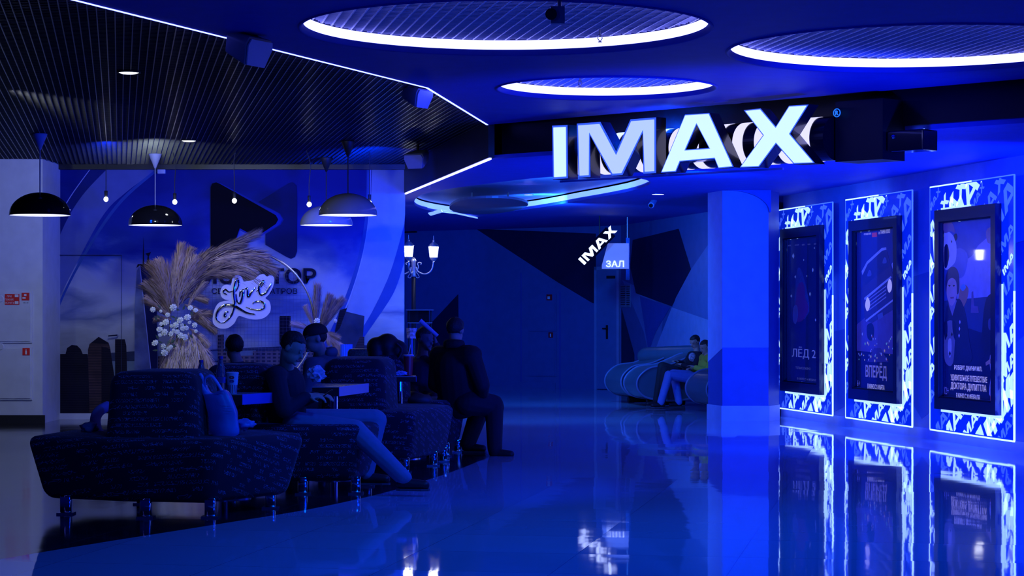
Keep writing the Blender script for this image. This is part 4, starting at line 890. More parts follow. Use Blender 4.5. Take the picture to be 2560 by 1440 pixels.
# ------------------------------------------------------------------ pendant lamps
M_cord = mat('cord_black', (.01, .01, .014), .5); M_rod = mat('rod_grey', (.3, .32, .42), .3, .5)
M_shin = mat('shade_inner_white', (.8, .8, .85), .5)
def dome(px, rim_y, Y, R_, mo, cone, label):
    X = (px-1280)/F*Y; zr = HC+(HY-rim_y)/F*Y; t = thing('dome_pendant_lamp', (X, Y, zr), label, 'pendant lamp', 'dome pendant lamps over the cafe'); c = (X, Y, 0)
    hh = R_*.74; outer = [(R_*math.sin(a), zr+hh*math.cos(a)) for a in [math.pi/2*(1-k/14) for k in range(15)]]
    outer = [(max(r, .012), z) for r, z in outer]
    bm = BM(); lathe(bm, [(R_+.003, zr-.004)]+outer, c, 48); bm2 = bm; fin(bm2, 'shade', mo, t, True)
    bm = BM(); lathe(bm, [(max(r-.006, .01), z-.006) for r, z in outer], c, 48); fin(bm, 'shade_lining', M_shin, t, True)
    bm = BM(); lathe(bm, [(.001, zr+.012), (R_*.60, zr+.012), (R_*.965, zr+.006)], c, 40); fin(bm, 'diffuser', M_lens, t, True)
    bm = BM(); tube(bm, [(X, Y, zr+hh), (X, Y, 3.06)], .007, 8); fin(bm, 'rod', M_rod if cone else M_cord, t)
    bm = BM(); lathe(bm, [(.010, 3.03), (.075, 3.19), (.075, 3.2)], c, 24, close=True); fin(bm, 'ceiling_cup', cone or M_cord, t, True)
M_dk = mat('dome_black_gloss', (.006, .006, .009), .10, coat=.6); M_dg = mat('dome_grey_gloss', (.30, .31, .38), .22, coat=.4); M_cup = mat('cup_grey', (.40, .42, .6), .5)
dome(100, 537, 22.0, .315, M_dk, M_cup, 'black dome pendant lamp in front of the white wall, leftmost of all')
dome(388, 562, 24.8, .315, M_dk, M_cup, 'black dome pendant lamp hanging left of the mural logo')
dome(870, 537, 22.95, .316, M_dg, None, 'grey dome pendant lamp, front one of the overlapping pair')
dome(816, 562, 25.4, .316, M_dg, None, 'grey dome pendant lamp, rear one of the overlapping pair')
for px, py, Y, dx, l in ((265, 498, 25.0, 0, 'bare glowing bulb on a black cord before the pale swoosh'), (437, 505, 24.6, -.02, 'bare glowing bulb on a black cord just right of the second dome lamp'), (586, 502, 24.6, .01, 'bare glowing bulb hanging before the black logo triangle'), (773, 511, 24.3, -.03, 'bare glowing bulb hanging just left of the overlapping dome lamps'), (924, 508, 24.5, 0, 'bare bulb on a black cord behind the front grey dome lamp')):
    p = W(px, py, Y); t = thing('bulb_pendant', p, l, 'bulb lamp', 'bare bulbs on cords')
    bm = BM(); ell(bm, p, (.027, .027, .029)); fin(bm, 'bulb', M_bulbglow, t, True)
    bm = BM(); tube(bm, [p+Vector((0, 0, .028)), p+Vector((0, 0, .10))], [.017, .02], 12); fin(bm, 'socket', M_blackm, t, True)
    bm = BM(); tube(bm, spline([p+Vector((0, 0, .10)), p+Vector((.0, 0, .25)), p+Vector((-dx*.5, 0, .45)), Vector((p.x+dx, p.y, 3.2))], 5), .005, 6); fin(bm, 'cord', M_cord, t)
# ------------------------------------------------------------------ sofas
def loft(bm, lo, hi, rnd=.06, seg=3):
    a = [bm.verts.new(p) for p in lo]; b = [bm.verts.new(p) for p in hi]; n = len(a)
    f1 = bm.faces.new(a); f2 = bm.faces.new(b)
    for i in range(n): bm.faces.new((a[i], a[(i+1) % n], b[(i+1) % n], b[i]))
    bmesh.ops.recalc_face_normals(bm, faces=bm.faces)
    bmesh.ops.bevel(bm, geom=bm.edges[:], offset=rnd, segments=seg, affect='EDGES', profile=.5, clamp_overlap=True)
def shrink(P, f, z, c=None):
    if c is None: c = (sum(p[0] for p in P)/len(P), sum(p[1] for p in P)/len(P))
    return [Vector((c[0]+(p[0]-c[0])*f, c[1]+(p[1]-c[1])*f, z)) for p in P]
M_foot = mat('foot_plate', (.6, .62, .68), .2, 1.0)
def sofa(plan, back, legs, label, zs=.52, zb=.955, piece=None):
    cx = sum(p[0] for p in plan)/len(plan); cy = sum(p[1] for p in plan)/len(plan)
    t = thing('sofa', (cx, cy, 0), label, 'sofa', 'black scribble-print island sofas')
    bm = BM(); loft(bm, shrink(plan, .87, .095), shrink(plan, 1.0, zs), .075, 5); fin(bm, 'seat', M_fabric, t, 'auto')
    bm = BM(); loft(bm, [Vector((x, y, zs-.20)) for x, y in back], shrink(back, .90, zb), .085, 5); fin(bm, 'backrest', M_fabric, t, 'auto')
    for x, y in legs:
        bm = BM(); box(bm, (x-.035, y-.035, .012), (x+.035, y+.035, .13)); bmesh.ops.bevel(bm, geom=bm.edges[:], offset=.006, segments=2, affect='EDGES', profile=.5); l = fin(bm, 'leg', M_chrome, t, 'auto')
        bm = BM(); box(bm, (x-.055, y-.055, 0), (x+.055, y+.055, .012)); fin(bm, 'foot_plate', M_foot, l)
    return t
def gp(px, py): q = G(px, py); return (q.x, q.y)
sofa([(-3.27, 14.2), (-2.62, 13.90), (-1.93, 13.76), (-1.40, 14.55), (-1.72, 15.04), (-2.5, 15.15), (-3.15, 15.0)], [(-2.72, 14.02), (-2.08, 13.98), (-2.03, 14.5), (-2.05, 14.95), (-2.62, 14.95)],
     [(-2.98, 14.17), (-2.40, 13.90), (-1.98, 13.92), (-1.66, 14.58), (-2.6, 14.9)], 'large sofa with scribble print nearest the camera, carrying the blue plastic bag')
sofa([(-2.30, 15.75), (-1.8, 15.62), (-1.12, 15.62), (-.98, 16.1), (-1.15, 16.62), (-2.2, 16.62)], [(-2.34, 15.90), (-1.86, 15.86), (-1.75, 16.2), (-1.86, 16.55), (-2.30, 16.55)],
     [(-1.55, 15.72), (-1.16, 15.76), (-1.12, 16.4), (-2.1, 15.9)], 'sofa with scribble print under the young man holding a phone')
sofa([(-1.80, 17.75), (-1.3, 17.62), (-.82, 17.70), (-.50, 18.9), (-.72, 19.35), (-1.65, 19.2)], [(-1.62, 17.95), (-1.07, 17.90), (-.98, 18.5), (-1.08, 19.1), (-1.62, 19.1)],
     [(-.90, 17.85), (-.69, 18.6), (-.62, 19.12), (-1.6, 17.9)], 'third scribble-print sofa back, right of the crumpled pale bag')
sofa([(-1.60, 20.0), (-1.1, 19.75), (-.66, 19.70), (-.42, 20.4), (-.70, 21.0), (-1.5, 21.0)], [(-1.42, 20.15), (-1.06, 20.1), (-.96, 20.5), (-1.06, 20.9), (-1.42, 20.9)],
     [(-.62, 19.85), (-.52, 20.4), (-1.4, 20.0)], 'farthest scribble-print sofa, under the seated person in black')

# low tables between the sofas
M_tab = mat('table_laminate_black', (.010, .010, .016), .3); M_tabe = mat('table_edge_blue_lit', (.08, .10, .55), .3); M_tabt = mat('table_top_grey', (.25, .26, .3), .25)
def table(P, h, label, th=.075):
    cx = sum(p[0] for p in P)/4; cy = sum(p[1] for p in P)/4
    t = thing('side_table', (cx, cy, 0), label, 'table', 'small tables between the sofas')
    bm = BM(); prism(bm, [Vector((x, y, h-.006)) for x, y in P], Vector((0, 0, .006))); fin(bm, 'tabletop', M_tabt, t)
    bm = BM(); prism(bm, shrink(P, .995, h-th), Vector((0, 0, th-.006))); fin(bm, 'apron', M_tab, t)
    a = Vector((*P[1], 0)); b = Vector((*P[2], 0)); d = (b-a).normalized(); n = Vector((d.y, -d.x, 0))
    bm = BM(); prism(bm, [Vector((a.x, a.y, h-th)), Vector((b.x, b.y, h-th)), Vector((b.x, b.y, h)), Vector((a.x, a.y, h))], n*.004); fin(bm, 'blue_lit_edge', M_tabe, t)  # blue light on the right face put into this strip's colour
    bm = BM(); tube(bm, [(cx, cy, .02), (cx, cy, h-th)], .03, 16); fin(bm, 'pedestal', M_chrome, t, 'auto')
    bm = BM(); lathe(bm, [(.001, 0), (.2, 0), (.2, .008), (.03, .02), (.001, .02)], (cx, cy, 0), 32); fin(bm, 'foot', M_foot, t, 'auto')
def xy(px, Y): return ((px-1280)/F*Y, Y)
table([xy(480, 15.2), xy(605, 15.2), xy(697, 15.6), (-2.42, 15.6)], .76, 'small table with the striped cup and glass bottle beside the nearest sofa')
table([xy(780, 16.70), xy(847, 16.70), xy(921, 17.55), (-1.62, 17.55)], .76, 'small table behind the hands with the phone')
table([xy(962, 19.45), xy(1040, 19.45), (-.90, 19.68), (-1.20, 19.68)], .76, 'small dark table holding the red cup', th=.05)

# ------------------------------------------------------------------ things on tables and seats
def on(px, py, Y): return W(px, py, Y)
x, y = xy(581, 15.3); t = thing('paper_cup', (x, y, .76), 'white paper cup with round emblem and red stripes', 'cup')
M_cupw = mat('paper_cup_white', (.60, .60, .72), .5)
bm = BM(); lathe(bm, [(.001, .762), (.031, .762), (.044, .90), (.046, .905), (.044, .908), (.001, .906)], (x, y, 0), 40); fin(bm, 'cup_body', M_cupw, t, 'auto')
bm = BM(); lathe(bm, [(.0455, .905), (.047, .912), (.040, .917), (.001, .917)], (x, y, 0), 40); fin(bm, 'rim', M_cupw, t, 'auto')
M_stripe = mat('red_stripe', (.45, .03, .05), .5); M_navs = mat('navy_stripe', (.02, .03, .2), .5)
for k in range(10):
    a0 = -math.pi/2+(k-4.5)*.36; m_ = M_stripe if k % 2 else M_navs; bm = BM()
    P = [(a0-.07, .765), (a0+.07, .765), (a0+.07, .825), (a0-.07, .825)]
    q = [Vector((x+math.cos(a)*(.0322+(z-.762)*.094), y+math.sin(a)*(.0322+(z-.762)*.094), z)) for a, z in P]
    prism(bm, q, Vector((math.cos(a0), math.sin(a0), 0))*.0008); fin(bm, 'stripe', m_, t)
for a0, z0, z1, m_ in ((-math.pi/2, .868, .888, M_stripe), (-math.pi/2, .842, .860, M_navs)):
    bm = BM(); q = [Vector((x+math.cos(a0+da)*(.034+(z-.762)*.094), y+math.sin(a0+da)*(.034+(z-.762)*.094), z)) for da, z in ((-.45, (z0+z1)/2), (-.3, z1), (.3, z1), (.45, (z0+z1)/2), (.3, z0), (-.3, z0))]
    prism(bm, q, Vector((0, -.0008, 0))); fin(bm, 'emblem', m_, t)
M_glass = mat('bottle_plastic', (.35, .42, .75), .08, trans=.85, ior=1.33, var=.02); M_bcap = mat('bottle_cap_blue', (.02, .03, .3), .4); M_water = mat('bottle_label', (.10, .14, .5), .4)
def bottle(px, Y, zb, hh, r, label):
    x, y = xy(px, Y); t = thing('bottle', (x, y, zb), label, 'bottle')
    bm = BM(); lathe(bm, [(.001, zb+.001), (r*.9, zb+.001), (r, zb+hh*.05), (r*.95, zb+hh*.25), (r, zb+hh*.55), (r*.85, zb+hh*.68), (r*.42, zb+hh*.88), (r*.42, zb+hh*.93), (.001, zb+hh*.93)], (x, y, 0), 28); fin(bm, 'bottle_body', M_glass, t, True)
    bm = BM(); lathe(bm, [(r*.48, zb+hh*.92), (r*.48, zb+hh), (.001, zb+hh)], (x, y, 0), 20); fin(bm, 'cap', M_bcap, t, 'auto')
    bm = BM(); lathe(bm, [(r*1.01, zb+hh*.28), (r*1.01, zb+hh*.44)], (x, y, 0), 28); fin(bm, 'label', M_water, t, True)
bottle(552, 15.38, .76, .27, .034, 'clear bottle with dark blue cap on the table beside the striped cup')
bottle(503, 15.50, .76, .24, .033, 'clear bottle standing left of the dark-capped one, before the feather plumes')
# plastic bag on the nearest seat
M_bag = mat('blue_carrier_plastic', (.10, .20, .55), .35, var=.25, vscale=5, bump=.3); M_bagh = mat('carrier_handle_edge', (.14, .24, .62), .4)
t = thing('plastic_bag', (-1.86, 14.3, .52), 'pale blue plastic carrier bag leaning against the nearest sofa back', 'bag')
YB = 14.22
def bp(px, py, dy=0): return W(px, py, YB+dy)
out = [(497, 945), (503, 975), (514, 1010), (522, 1050), (528, 1088), (560, 1090), (594, 1087), (588, 1040), (578, 1005), (568, 985), (553, 975), (528, 985), (516, 975)]
bm = BM(); L_ = [bp(x_, y_) for x_, y_ in spline([(a, b, 0) for a, b in out], 3, True) and [(q.x, q.y) for q in spline([(a, b, 0) for a, b in out], 3, True)]]
prism(bm, L_, Vector((0, .14, .0))); bmesh.ops.subdivide_edges(bm, edges=bm.edges[:], cuts=1)
for v in bm.verts: v.co += Vector((0, -.045*math.sin(max(0, min(1, (v.co.x+1.98)/.2))*math.pi), 0)) if v.co.y < YB+.01 else Vector((0, 0, 0)); v.co += Vector((noise.noise(v.co*18)*.008, noise.noise(v.co*14+Vector((5, 0, 0)))*.02, 0))
fin(bm, 'bag_body', M_bag, t, True)
for q in ([(500, 968), (495, 948), (499, 936), (504, 940), (512, 965)], [(515, 975), (511, 950), (519, 941), (530, 941), (545, 960), (556, 980)]):
    bm = BM(); tube(bm, spline([bp(a, b, .03) for a, b in q], 4), [.012]*(4*(len(q)-1)+1), 6, flat=.4); fin(bm, 'handle', M_bagh, t, True)
bm = blob(W(612, 1060, 14.35), (.06, .05, .035), .6, 2.6, 3); tag(fin(bm, 'crumpled_bag', M_bag, None, True), 'small crumpled blue plastic piece on the seat right of the carrier bag', 'bag')
bm = blob(W(790, 934, 16.85), (.062, .06, .055), .75, 2.2, 8); tag(fin(bm, 'paper_bag', mat('crumpled_white_paper', (.50, .54, .72), .5), None), 'crumpled pale paper bag at the left end of the middle table', 'bag')
bm = blob(W(1002, 937, 19.52), (.05, .03, .02), .7, 3, 9); o = fin(bm, 'napkin', mat('napkin_blue_white', (.35, .42, .75), .7), None); o.location.z = .762; tag(o, 'crumpled napkins beside the red cup', 'napkin')
x, y = xy(1021, 19.56); t = thing('red_cup', (x, y, .76), 'tall red paper cup with a lid and straw', 'cup')
bm = BM(); lathe(bm, [(.001, .762), (.036, .762), (.048, .945), (.001, .945)], (x, y, 0), 32); fin(bm, 'cup_body', mat('red_paper', (.40, .02, .035), .4), t, 'auto')
bm = BM(); lathe(bm, [(.050, .943), (.052, .952), (.045, .958), (.001, .956)], (x, y, 0), 32); fin(bm, 'lid', mat('cup_lid_clear', (.3, .33, .6), .3), t, 'auto')
bm = BM(); tube(bm, [(x, y, .95), (x+.02, y, 1.05)], .004, 8); fin(bm, 'straw', M_white, t)
# pale sleeve and hand-like bundle at the left end: jacket left on the seat
M_jk = mat('lilac_cloth', (.26, .26, .46), .7); 
bm = BM(); P = spline([W(268, 1016, 15.0), W(246, 1030, 14.9), (W(238, 1055, 14.85)), W(250, 1088, 14.8), W(285, 1096, 14.8)], 6)
cap(bm, P[0], P[1], .04, .04)
for a, b in zip(P, P[1:]): cap(bm, a, b, .040, .040, 10)
remesh(bm, 'jacket', M_jk, None, .012, 3); j = COL.objects[-1] if False else bpy.data.objects['jacket']; tag(j, 'lilac jacket sleeve bent over the left seat of the nearest sofa', 'jacket')
bm = blob(W(222, 1068, 14.62), (.058, .05, .035), .5, 2.2, 4); o = fin(bm, 'crumpled_cloth', mat('grey_cloth', (.14, .16, .25), .7), None, True); tag(o, 'small grey crumpled cloth on the left seat of the nearest sofa', 'cloth')
# black backpack on the far sofa, teal cushion, brown bag
M_pack = mat('black_nylon', (.006, .006, .012), .55, bump=.2)
bm = BM(); c = W(968, 868, 20.3)
for dx, dz, r in ((-.10, .0, .10), (.0, .02, .115), (.10, -.03, .10), (-.1, -.06, .09), (.02, -.07, .1), (.14, -.09, .08)): ell(bm, c+Vector((dx, 0, dz)), (r, .12, r))
t = thing('backpack', (c.x, c.y, c.z-.16), 'bulky black backpack lying on top of the far sofa back', 'backpack')
remesh(bm, 'pack_body', M_pack, t, .014, 4)
bm = BM(); tube(bm, spline([c+Vector((.10, -.125, .04)), c+Vector((.15, -.13, -.02)), c+Vector((.12, -.13, -.1))], 4), .008, 6); fin(bm, 'strap', mat('strap_grey', (.03, .03, .06), .6), t)
t = thing('armchair', (-1.52, 21.5, 0), 'teal glittery armchair whose back shows left of the black backpack', 'armchair'); M_teal = mat('teal_sequins', (.06, .16, .24), .35, var=.6, vscale=90)
bm = BM(); loft(bm, [Vector((x_, y_, .03)) for x_, y_ in ((-1.66, 21.12), (-1.40, 21.12), (-1.40, 21.3), (-1.66, 21.3))], [Vector((x_, y_, .985)) for x_, y_ in ((-1.64, 21.12), (-1.40, 21.12), (-1.40, 21.26), (-1.64, 21.26))], .04); fin(bm, 'backrest', M_teal, t, 'auto')
bm = BM(); loft(bm, [Vector((x_, y_, .03)) for x_, y_ in ((-1.75, 21.3), (-1.31, 21.3), (-1.31, 21.85), (-1.75, 21.85))], [Vector((x_, y_, .45)) for x_, y_ in ((-1.75, 21.3), (-1.31, 21.3), (-1.31, 21.85), (-1.75, 21.85))], .05); fin(bm, 'seat', M_teal, t, 'auto')
bm = blob(W(1050, 1000, 19.35), (.11, .06, .06), .25, 1.5, 2); o = tag(fin(bm, 'handbag', mat('brown_leather', (.045, .03, .03), .5), None, True), 'dark brown soft handbag on the seat beside the person in black', 'bag')
# blue ribbed vase behind the sofas
x, y = xy(866, 24.9); bm = BM()
pr = []
for z in (0.55, .8, .97): pr.append(z)
rings = [[bm.verts.new((x+math.cos(a)*(.06+.004*math.cos(a*16))*(1+(z-.55)*.3), y+math.sin(a)*(.06+.004*math.cos(a*16))*(1+(z-.55)*.3), z)) for a in [2*math.pi*k/96 for k in range(96)]] for z in pr]
for a, b in zip(rings, rings[1:]):
    for k in range(96): bm.faces.new((a[k], a[(k+1) % 96], b[(k+1) % 96], b[k]))
bm.faces.new(rings[0][::-1])
o = fin(bm, 'vase', mat('blue_ribbed_glass', (.03, .08, .6), .15, emis=(0, .03, .7), es=.25), None, True); tag(o, 'blue ribbed vase at the right foot of the flower arch', 'vase')
bm = BM(); box(bm, (x-.16, y-.16, 0), (x+.16, y+.16, .55)); bmesh.ops.bevel(bm, geom=bm.edges[:], offset=.01, segments=2, affect='EDGES', profile=.5); tag(fin(bm, 'plinth', M_blackm), 'dark square plinth under the blue ribbed vase', 'plinth')

# ------------------------------------------------------------------ flower arch
AY = 25.3; AC = W(605, 806, AY); AR = 180/F*AY
arch = thing('flower_arch', (AC.x, AY, 0), 'round metal hoop arch dressed with pampas plumes and white roses before the mural', 'flower arch')
M_hoop = mat('champagne_metal', (.75, .70, .66), .25, .8)
bm = BM(); tube(bm, [AC+Vector((math.cos(2*math.pi*k/96)*AR, 0, math.sin(2*math.pi*k/96)*AR)) for k in range(97)], .014, 8, caps=False); fin(bm, 'hoop', M_hoop, arch, True)
bm = BM(); box(bm, (AC.x-.55, AY-.22, 0), (AC.x+.55, AY+.22, .03)); fin(bm, 'base_plate', M_hoop, arch)
bm = BM(); tube(bm, [AC+Vector((0, 0, -AR)), Vector((AC.x, AY, .02))], .02, 8); fin(bm, 'post', M_hoop, arch)
bm = BM(); k = -AR
while k < AR:
    h_ = math.sqrt(max(0, AR*AR-k*k))
    for a, b in (((k, -h_), (k, h_)), ((-h_, k), (h_, k))):
        if b[0]-a[0]+b[1]-a[1] > .1: tube(bm, [AC+Vector((a[0], .03, a[1])), AC+Vector((b[0], .03, b[1]))], .0011, 3, caps=False)
    k += .042
fin(bm, 'wire_grid', mat('grid_wire', (.10, .10, .22), .4), arch)
def plume_mesh(L, wd, n, seed, droop=.3):
    """a feathery plume growing along +z, tip leaning to +x"""
    r = random.Random(seed); bm = BM()
    core = [Vector((droop*L*(t*t), 0, L*t)) for t in [k/8 for k in range(9)]]
    tube(bm, core, [.006]*3+[.004]*6, 5)
    for k in range(n):
        t = r.random()**.8; i = min(7, int(t*8)); f = t*8-i; p = core[i].lerp(core[i+1], f); d = (core[i+1]-core[i]).normalized()
        prof = math.sin(math.pi*min(1, (t*.92+.10)))**.6
        ang = r.uniform(0, 2*math.pi); s = d.orthogonal().normalized(); s = Matrix.Rotation(ang, 3, d) @ s
        ln = wd*prof*r.uniform(.4, 1.5)*1.9
        q1 = p+s*ln*.22+d*ln*.5; q2 = p+s*ln*.42+d*ln*1.0+Vector((droop*.1, 0, -.02))*ln*3; side = d.cross(s)*.0058
        try:
            a = bm.verts.new(p-side); b = bm.verts.new(p+side); c = bm.verts.new(q1+side*1.3); e = bm.verts.new(q1-side*1.3); g = bm.verts.new(q2)
            bm.faces.new((a, b, c, e)); bm.faces.new((e, c, g))
        except ValueError: pass
    return bm
M_pl = [mat('pampas_%d' % i, c, .9, var=.25, vscale=20) for i, c in enumerate([(.42, .29, .26), (.58, .43, .40), (.30, .21, .20), (.66, .52, .44)])]
PROTO = []
for i in range(6):
    bm = plume_mesh(1.0, .19, 950, 30+i, (.10, .25, .38, .18, .30, .05)[i]); me = bpy.data.meshes.new('pampas_plume'); bm.to_mesh(me); bm.free(); PROTO.append(me)
def plume(px, py, px2, py2, kind, m, sc=1.0, dy=0):
    a = W(px, py, AY-.08+dy); b = W(px2, py2, AY-.10+dy); L = (b-a).length; me = PROTO[kind].copy(); me.materials.clear(); me.materials.append(M_pl[m])
    d = (b-a).normalized(); side = Vector((0, 1, 0)).cross(d).normalized()
    flip = 1 if side.z < 0 else -1     # droop downwards
    R_ = Matrix((side*flip, Vector((0, 1, 0))*(1), d)).transposed()
    for v in me.vertices: v.co = R_ @ Vector((v.co.x*L*sc, v.co.y*L*sc, v.co.z*L))+a
    return link('pampas_plume', me, None, arch)
PLS = [(425, 790, 410, 660, 0, 0, 1.6), (445, 770, 452, 650, 3, 1, 1.6), (420, 780, 378, 700, 3, 2, 1.3), (455, 760, 490, 660, 0, 0, 1.5), (430, 750, 420, 650, 3, 0, 1.5), (470, 720, 545, 650, 3, 2, 1.3), (460, 800, 520, 770, 3, 0, 1.3), (430, 800, 388, 790, 3, 0, 1.3), (440, 760, 470, 690, 3, 3, 1.5),(440, 720, 450, 612, 5, 0, .8), (430, 760, 440, 640, 0, 1, 1.1), (450, 740, 478, 640, 0, 1, 1.2), (455, 730, 505, 630, 3, 2, 1.2), (440, 770, 400, 690, 3, 0, 1.2), (430, 800, 378, 735, 3, 0, 1.2), (430, 780, 395, 700, 0, 1, 1.2),
 (470, 690, 560, 632, 3, 0, 1.2), (470, 680, 520, 612, 1, 2, 1.2), (480, 670, 590, 620, 3, 1, 1.1), (500, 650, 640, 578, 0, 2, .55), (490, 655, 600, 588, 1, 2, .8), (520, 650, 660, 612, 1, 0, 1.0), (540, 640, 690, 645, 1, 2, .9), (520, 655, 640, 650, 1, 1, 1.0), (540, 660, 670, 690, 1, 2, .8), (480, 690, 600, 660, 3, 0, 1.2), (500, 660, 610, 640, 3, 0, 1.1),
 (450, 700, 470, 620, 0, 0, 1.1), (460, 760, 530, 790, 1, 0, 1.1), (465, 790, 545, 810, 1, 2, 1.0), (470, 820, 530, 850, 1, 1, 1.0), (460, 740, 520, 740, 3, 0, 1.2), (470, 770, 500, 700, 3, 1, 1.1),
 (440, 830, 400, 925, 1, 3, 1.2), (450, 835, 425, 935, 0, 3, 1.3), (460, 830, 455, 935, 0, 3, 1.3), (470, 830, 485, 935, 0, 3, 1.3), (480, 830, 515, 920, 1, 3, 1.3), (480, 835, 545, 905, 1, 1, 1.2), (480, 860, 500, 940, 0, 1, 1.3), (430, 850, 405, 940, 0, 1, 1.2), (475, 850, 560, 935, 1, 0, .7), (440, 860, 440, 945, 0, 3, 1.4),
 (790, 830, 790, 715, 5, 0, .7), (800, 820, 822, 738, 5, 0, .9), (790, 830, 768, 765, 5, 1, .9), (806, 825, 850, 745, 0, 0, .8), (800, 830, 836, 750, 5, 2, .8), (790, 830, 735, 800, 3, 1, 1.0), (785, 835, 742, 835, 3, 3, 1.0), (800, 820, 835, 850, 1, 1, 1.3), (810, 830, 860, 870, 1, 0, 1.1), (815, 835, 884, 880, 1, 1, .8), (800, 830, 850, 835, 3, 0, 1.1), (795, 840, 815, 780, 0, 2, 1.2)]
for q in PLS: plume(*q)
M_rose = mat('white_rose', (.78, .80, .74), .6); M_leafg = mat('dark_leaf', (.05, .09, .07), .6)
def rose_mesh():
    bm = BM(); r = random.Random(3)
    for ring, (n, rr, tilt) in enumerate(((1, .0, 0), (4, .30, .35), (6, .58, .75), (8, .82, 1.15))):
        for k in range(n):
            a = 2*math.pi*k/n+ring*.5; c = Vector((math.cos(a)*rr, math.sin(a)*rr, .55-rr*.55)); R_ = Matrix.Rotation(a, 3, 'Z') @ Matrix.Rotation(tilt, 3, 'Y')
            for v in bmesh.ops.create_uvsphere(bm, u_segments=8, v_segments=6, radius=1)['verts']: v.co = R_ @ Vector((v.co.x*.16, v.co.y*.36, v.co.z*.40))+c
    me = bpy.data.meshes.new('rose'); bmesh.ops.recalc_face_normals(bm, faces=bm.faces)
    for f in bm.faces: f.smooth = True
    bm.to_mesh(me); bm.free(); return me
RM = rose_mesh()
RS = [(433, 769, 9), (404, 796, 0), (382, 774, 7), (402, 778, 4), (419, 787, 6), (476, 770, 7), (489, 776, 6), (469, 794, 9), (451, 801, 9), (415, 806, 9), (440, 813, 8), (429, 815, 5), (399, 824, 8), (412, 831, 9), (428, 835, 7), (443, 830, 7), (457, 821, 7), (466, 820, 6), (451, 839, 8), (462, 843, 8), (487, 813, 7), (388, 858, 9), (409, 866, 7), (421, 872, 6), (427, 868, 6), (411, 882, 9), (490, 828, 5), (403, 810, 5), (455, 812, 5), (434, 826, 5), (793, 803, 8), (839, 802, 5), (400, 838, 5), (474, 806, 5)]
for x, y, r in RS:
    if not r: continue
    me = RM.copy(); me.materials.clear(); me.materials.append(M_rose); s_ = r/F*AY*.88; p = W(x, y, AY-.24)
    rz = Matrix.Rotation(random.uniform(0, 6), 3, 'Z'); R_ = Matrix.Rotation(math.radians(80+random.uniform(-25, 25)), 3, 'X') @ Matrix.Rotation(random.uniform(-.4, .4), 3, 'Y')
    for v in me.vertices: v.co = R_ @ (rz @ v.co)*s_+p
    link('rose', me, None, arch)
random.seed(12)
for k in range(26):
    p = W(random.uniform(390, 485), random.uniform(770, 885), AY-.20); bm = BM(); a = random.uniform(0, 6.28); d = Vector((math.cos(a), -.2, math.sin(a))); s_ = d.cross(Vector((0, 1, 0))).normalized()
    P = [p, p+d*.03+s_*.014, p+d*.07, p+d*.03-s_*.014]; prism(bm, P, Vector((0, .002, 0))); fin(bm, 'leaf', M_leafg, arch)
# mirrored script sign on its pale backing board
LP_ = Pl((-3.6, 25.15), (-2.4, 25.15))
def zl(L): return [(380+x/3.788, 560+y/3.788) for x, y in L]
lo_ = [(575, 920), (600, 965), (650, 990), (720, 985), (780, 940), (812, 880), (840, 872), (900, 893), (980, 905), (1060, 890), (1115, 840), (1125, 780), (1110, 730), (1075, 702), (1105, 670), (1140, 610), (1158, 540), (1150, 500), (1120, 485), (1090, 498), (1060, 475), (1015, 485), (975, 520), (940, 535), (900, 540), (868, 545), (855, 510), (830, 488), (795, 485), (762, 520), (748, 580), (710, 572), (670, 590), (648, 640), (660, 690), (695, 716), (735, 722), (650, 738), (610, 775), (585, 840)]
t = thing('script_sign', LP_.pt(.6, 1.2, 0), 'pale board sign with a mirrored handwritten word hanging in the hoop', 'sign')
P = [tuple(LP_.uv(*q)) for q in zl(lo_)]; P = [(q.x, q.y) for q in spline([(a, b, 0) for a, b in P], 3, True)]
M_board = mat('lilac_board', (.62, .60, .72), .45)
bm = BM(); prism(bm, [LP_.pt(u, v, 0) for u, v in P], LP_.N*.012); fin(bm, 'backing_board', M_board, t)
M_mir = mat('mirror_lettering', (.85, .85, .9), .06, 1.0)
def stroke(L, w_):
    q = [LP_.uv(*p) for p in zl(L)]; C = [LP_.pt(u, v, .018) for u, v in q]; C = spline(C, 5); n = len(C)
    bm = BM(); tube(bm, C, [w_*1.55*(.35+.65*math.sin(math.pi*(k+.5)/n)) for k in range(n)], 8, flat=.7); fin(bm, 'script_stroke', M_mir, t, True)
stroke([(650, 935), (612, 900), (622, 830), (680, 772), (760, 768), (830, 800), (900, 840), (980, 855)], .016)
stroke([(650, 935), (700, 925), (760, 860), (790, 760), (780, 650), (800, 540), (818, 525), (822, 580), (795, 640)], .013)
stroke([(715, 860), (690, 880), (700, 840), (730, 830)], .013)
stroke([(800, 660), (810, 730), (835, 755), (860, 700), (870, 630), (840, 640), (830, 690)], .013)
stroke([(880, 620), (905, 610), (912, 690), (950, 640), (985, 600)], .013)
stroke([(990, 640), (1030, 600), (1065, 550), (1045, 545), (1015, 600), (1030, 670), (1080, 650), (1120, 590), (1135, 550)], .014)
stroke([(770, 635), (730, 645), (695, 620), (680, 650), (715, 670)], .010)
stroke([(890, 785), (940, 805), (1010, 815), (1060, 800), (1072, 760), (1030, 732), (970, 740), (955, 760)], .012)
bm = BM()
for u_ in (-.28, .25): tube(bm, [LP_.pt(.62+u_, 1.5, -.005), AC+Vector((u_-.1, .03, .30))], .002, 5)
fin(bm, 'hanging_wire', M_greymetal, t)

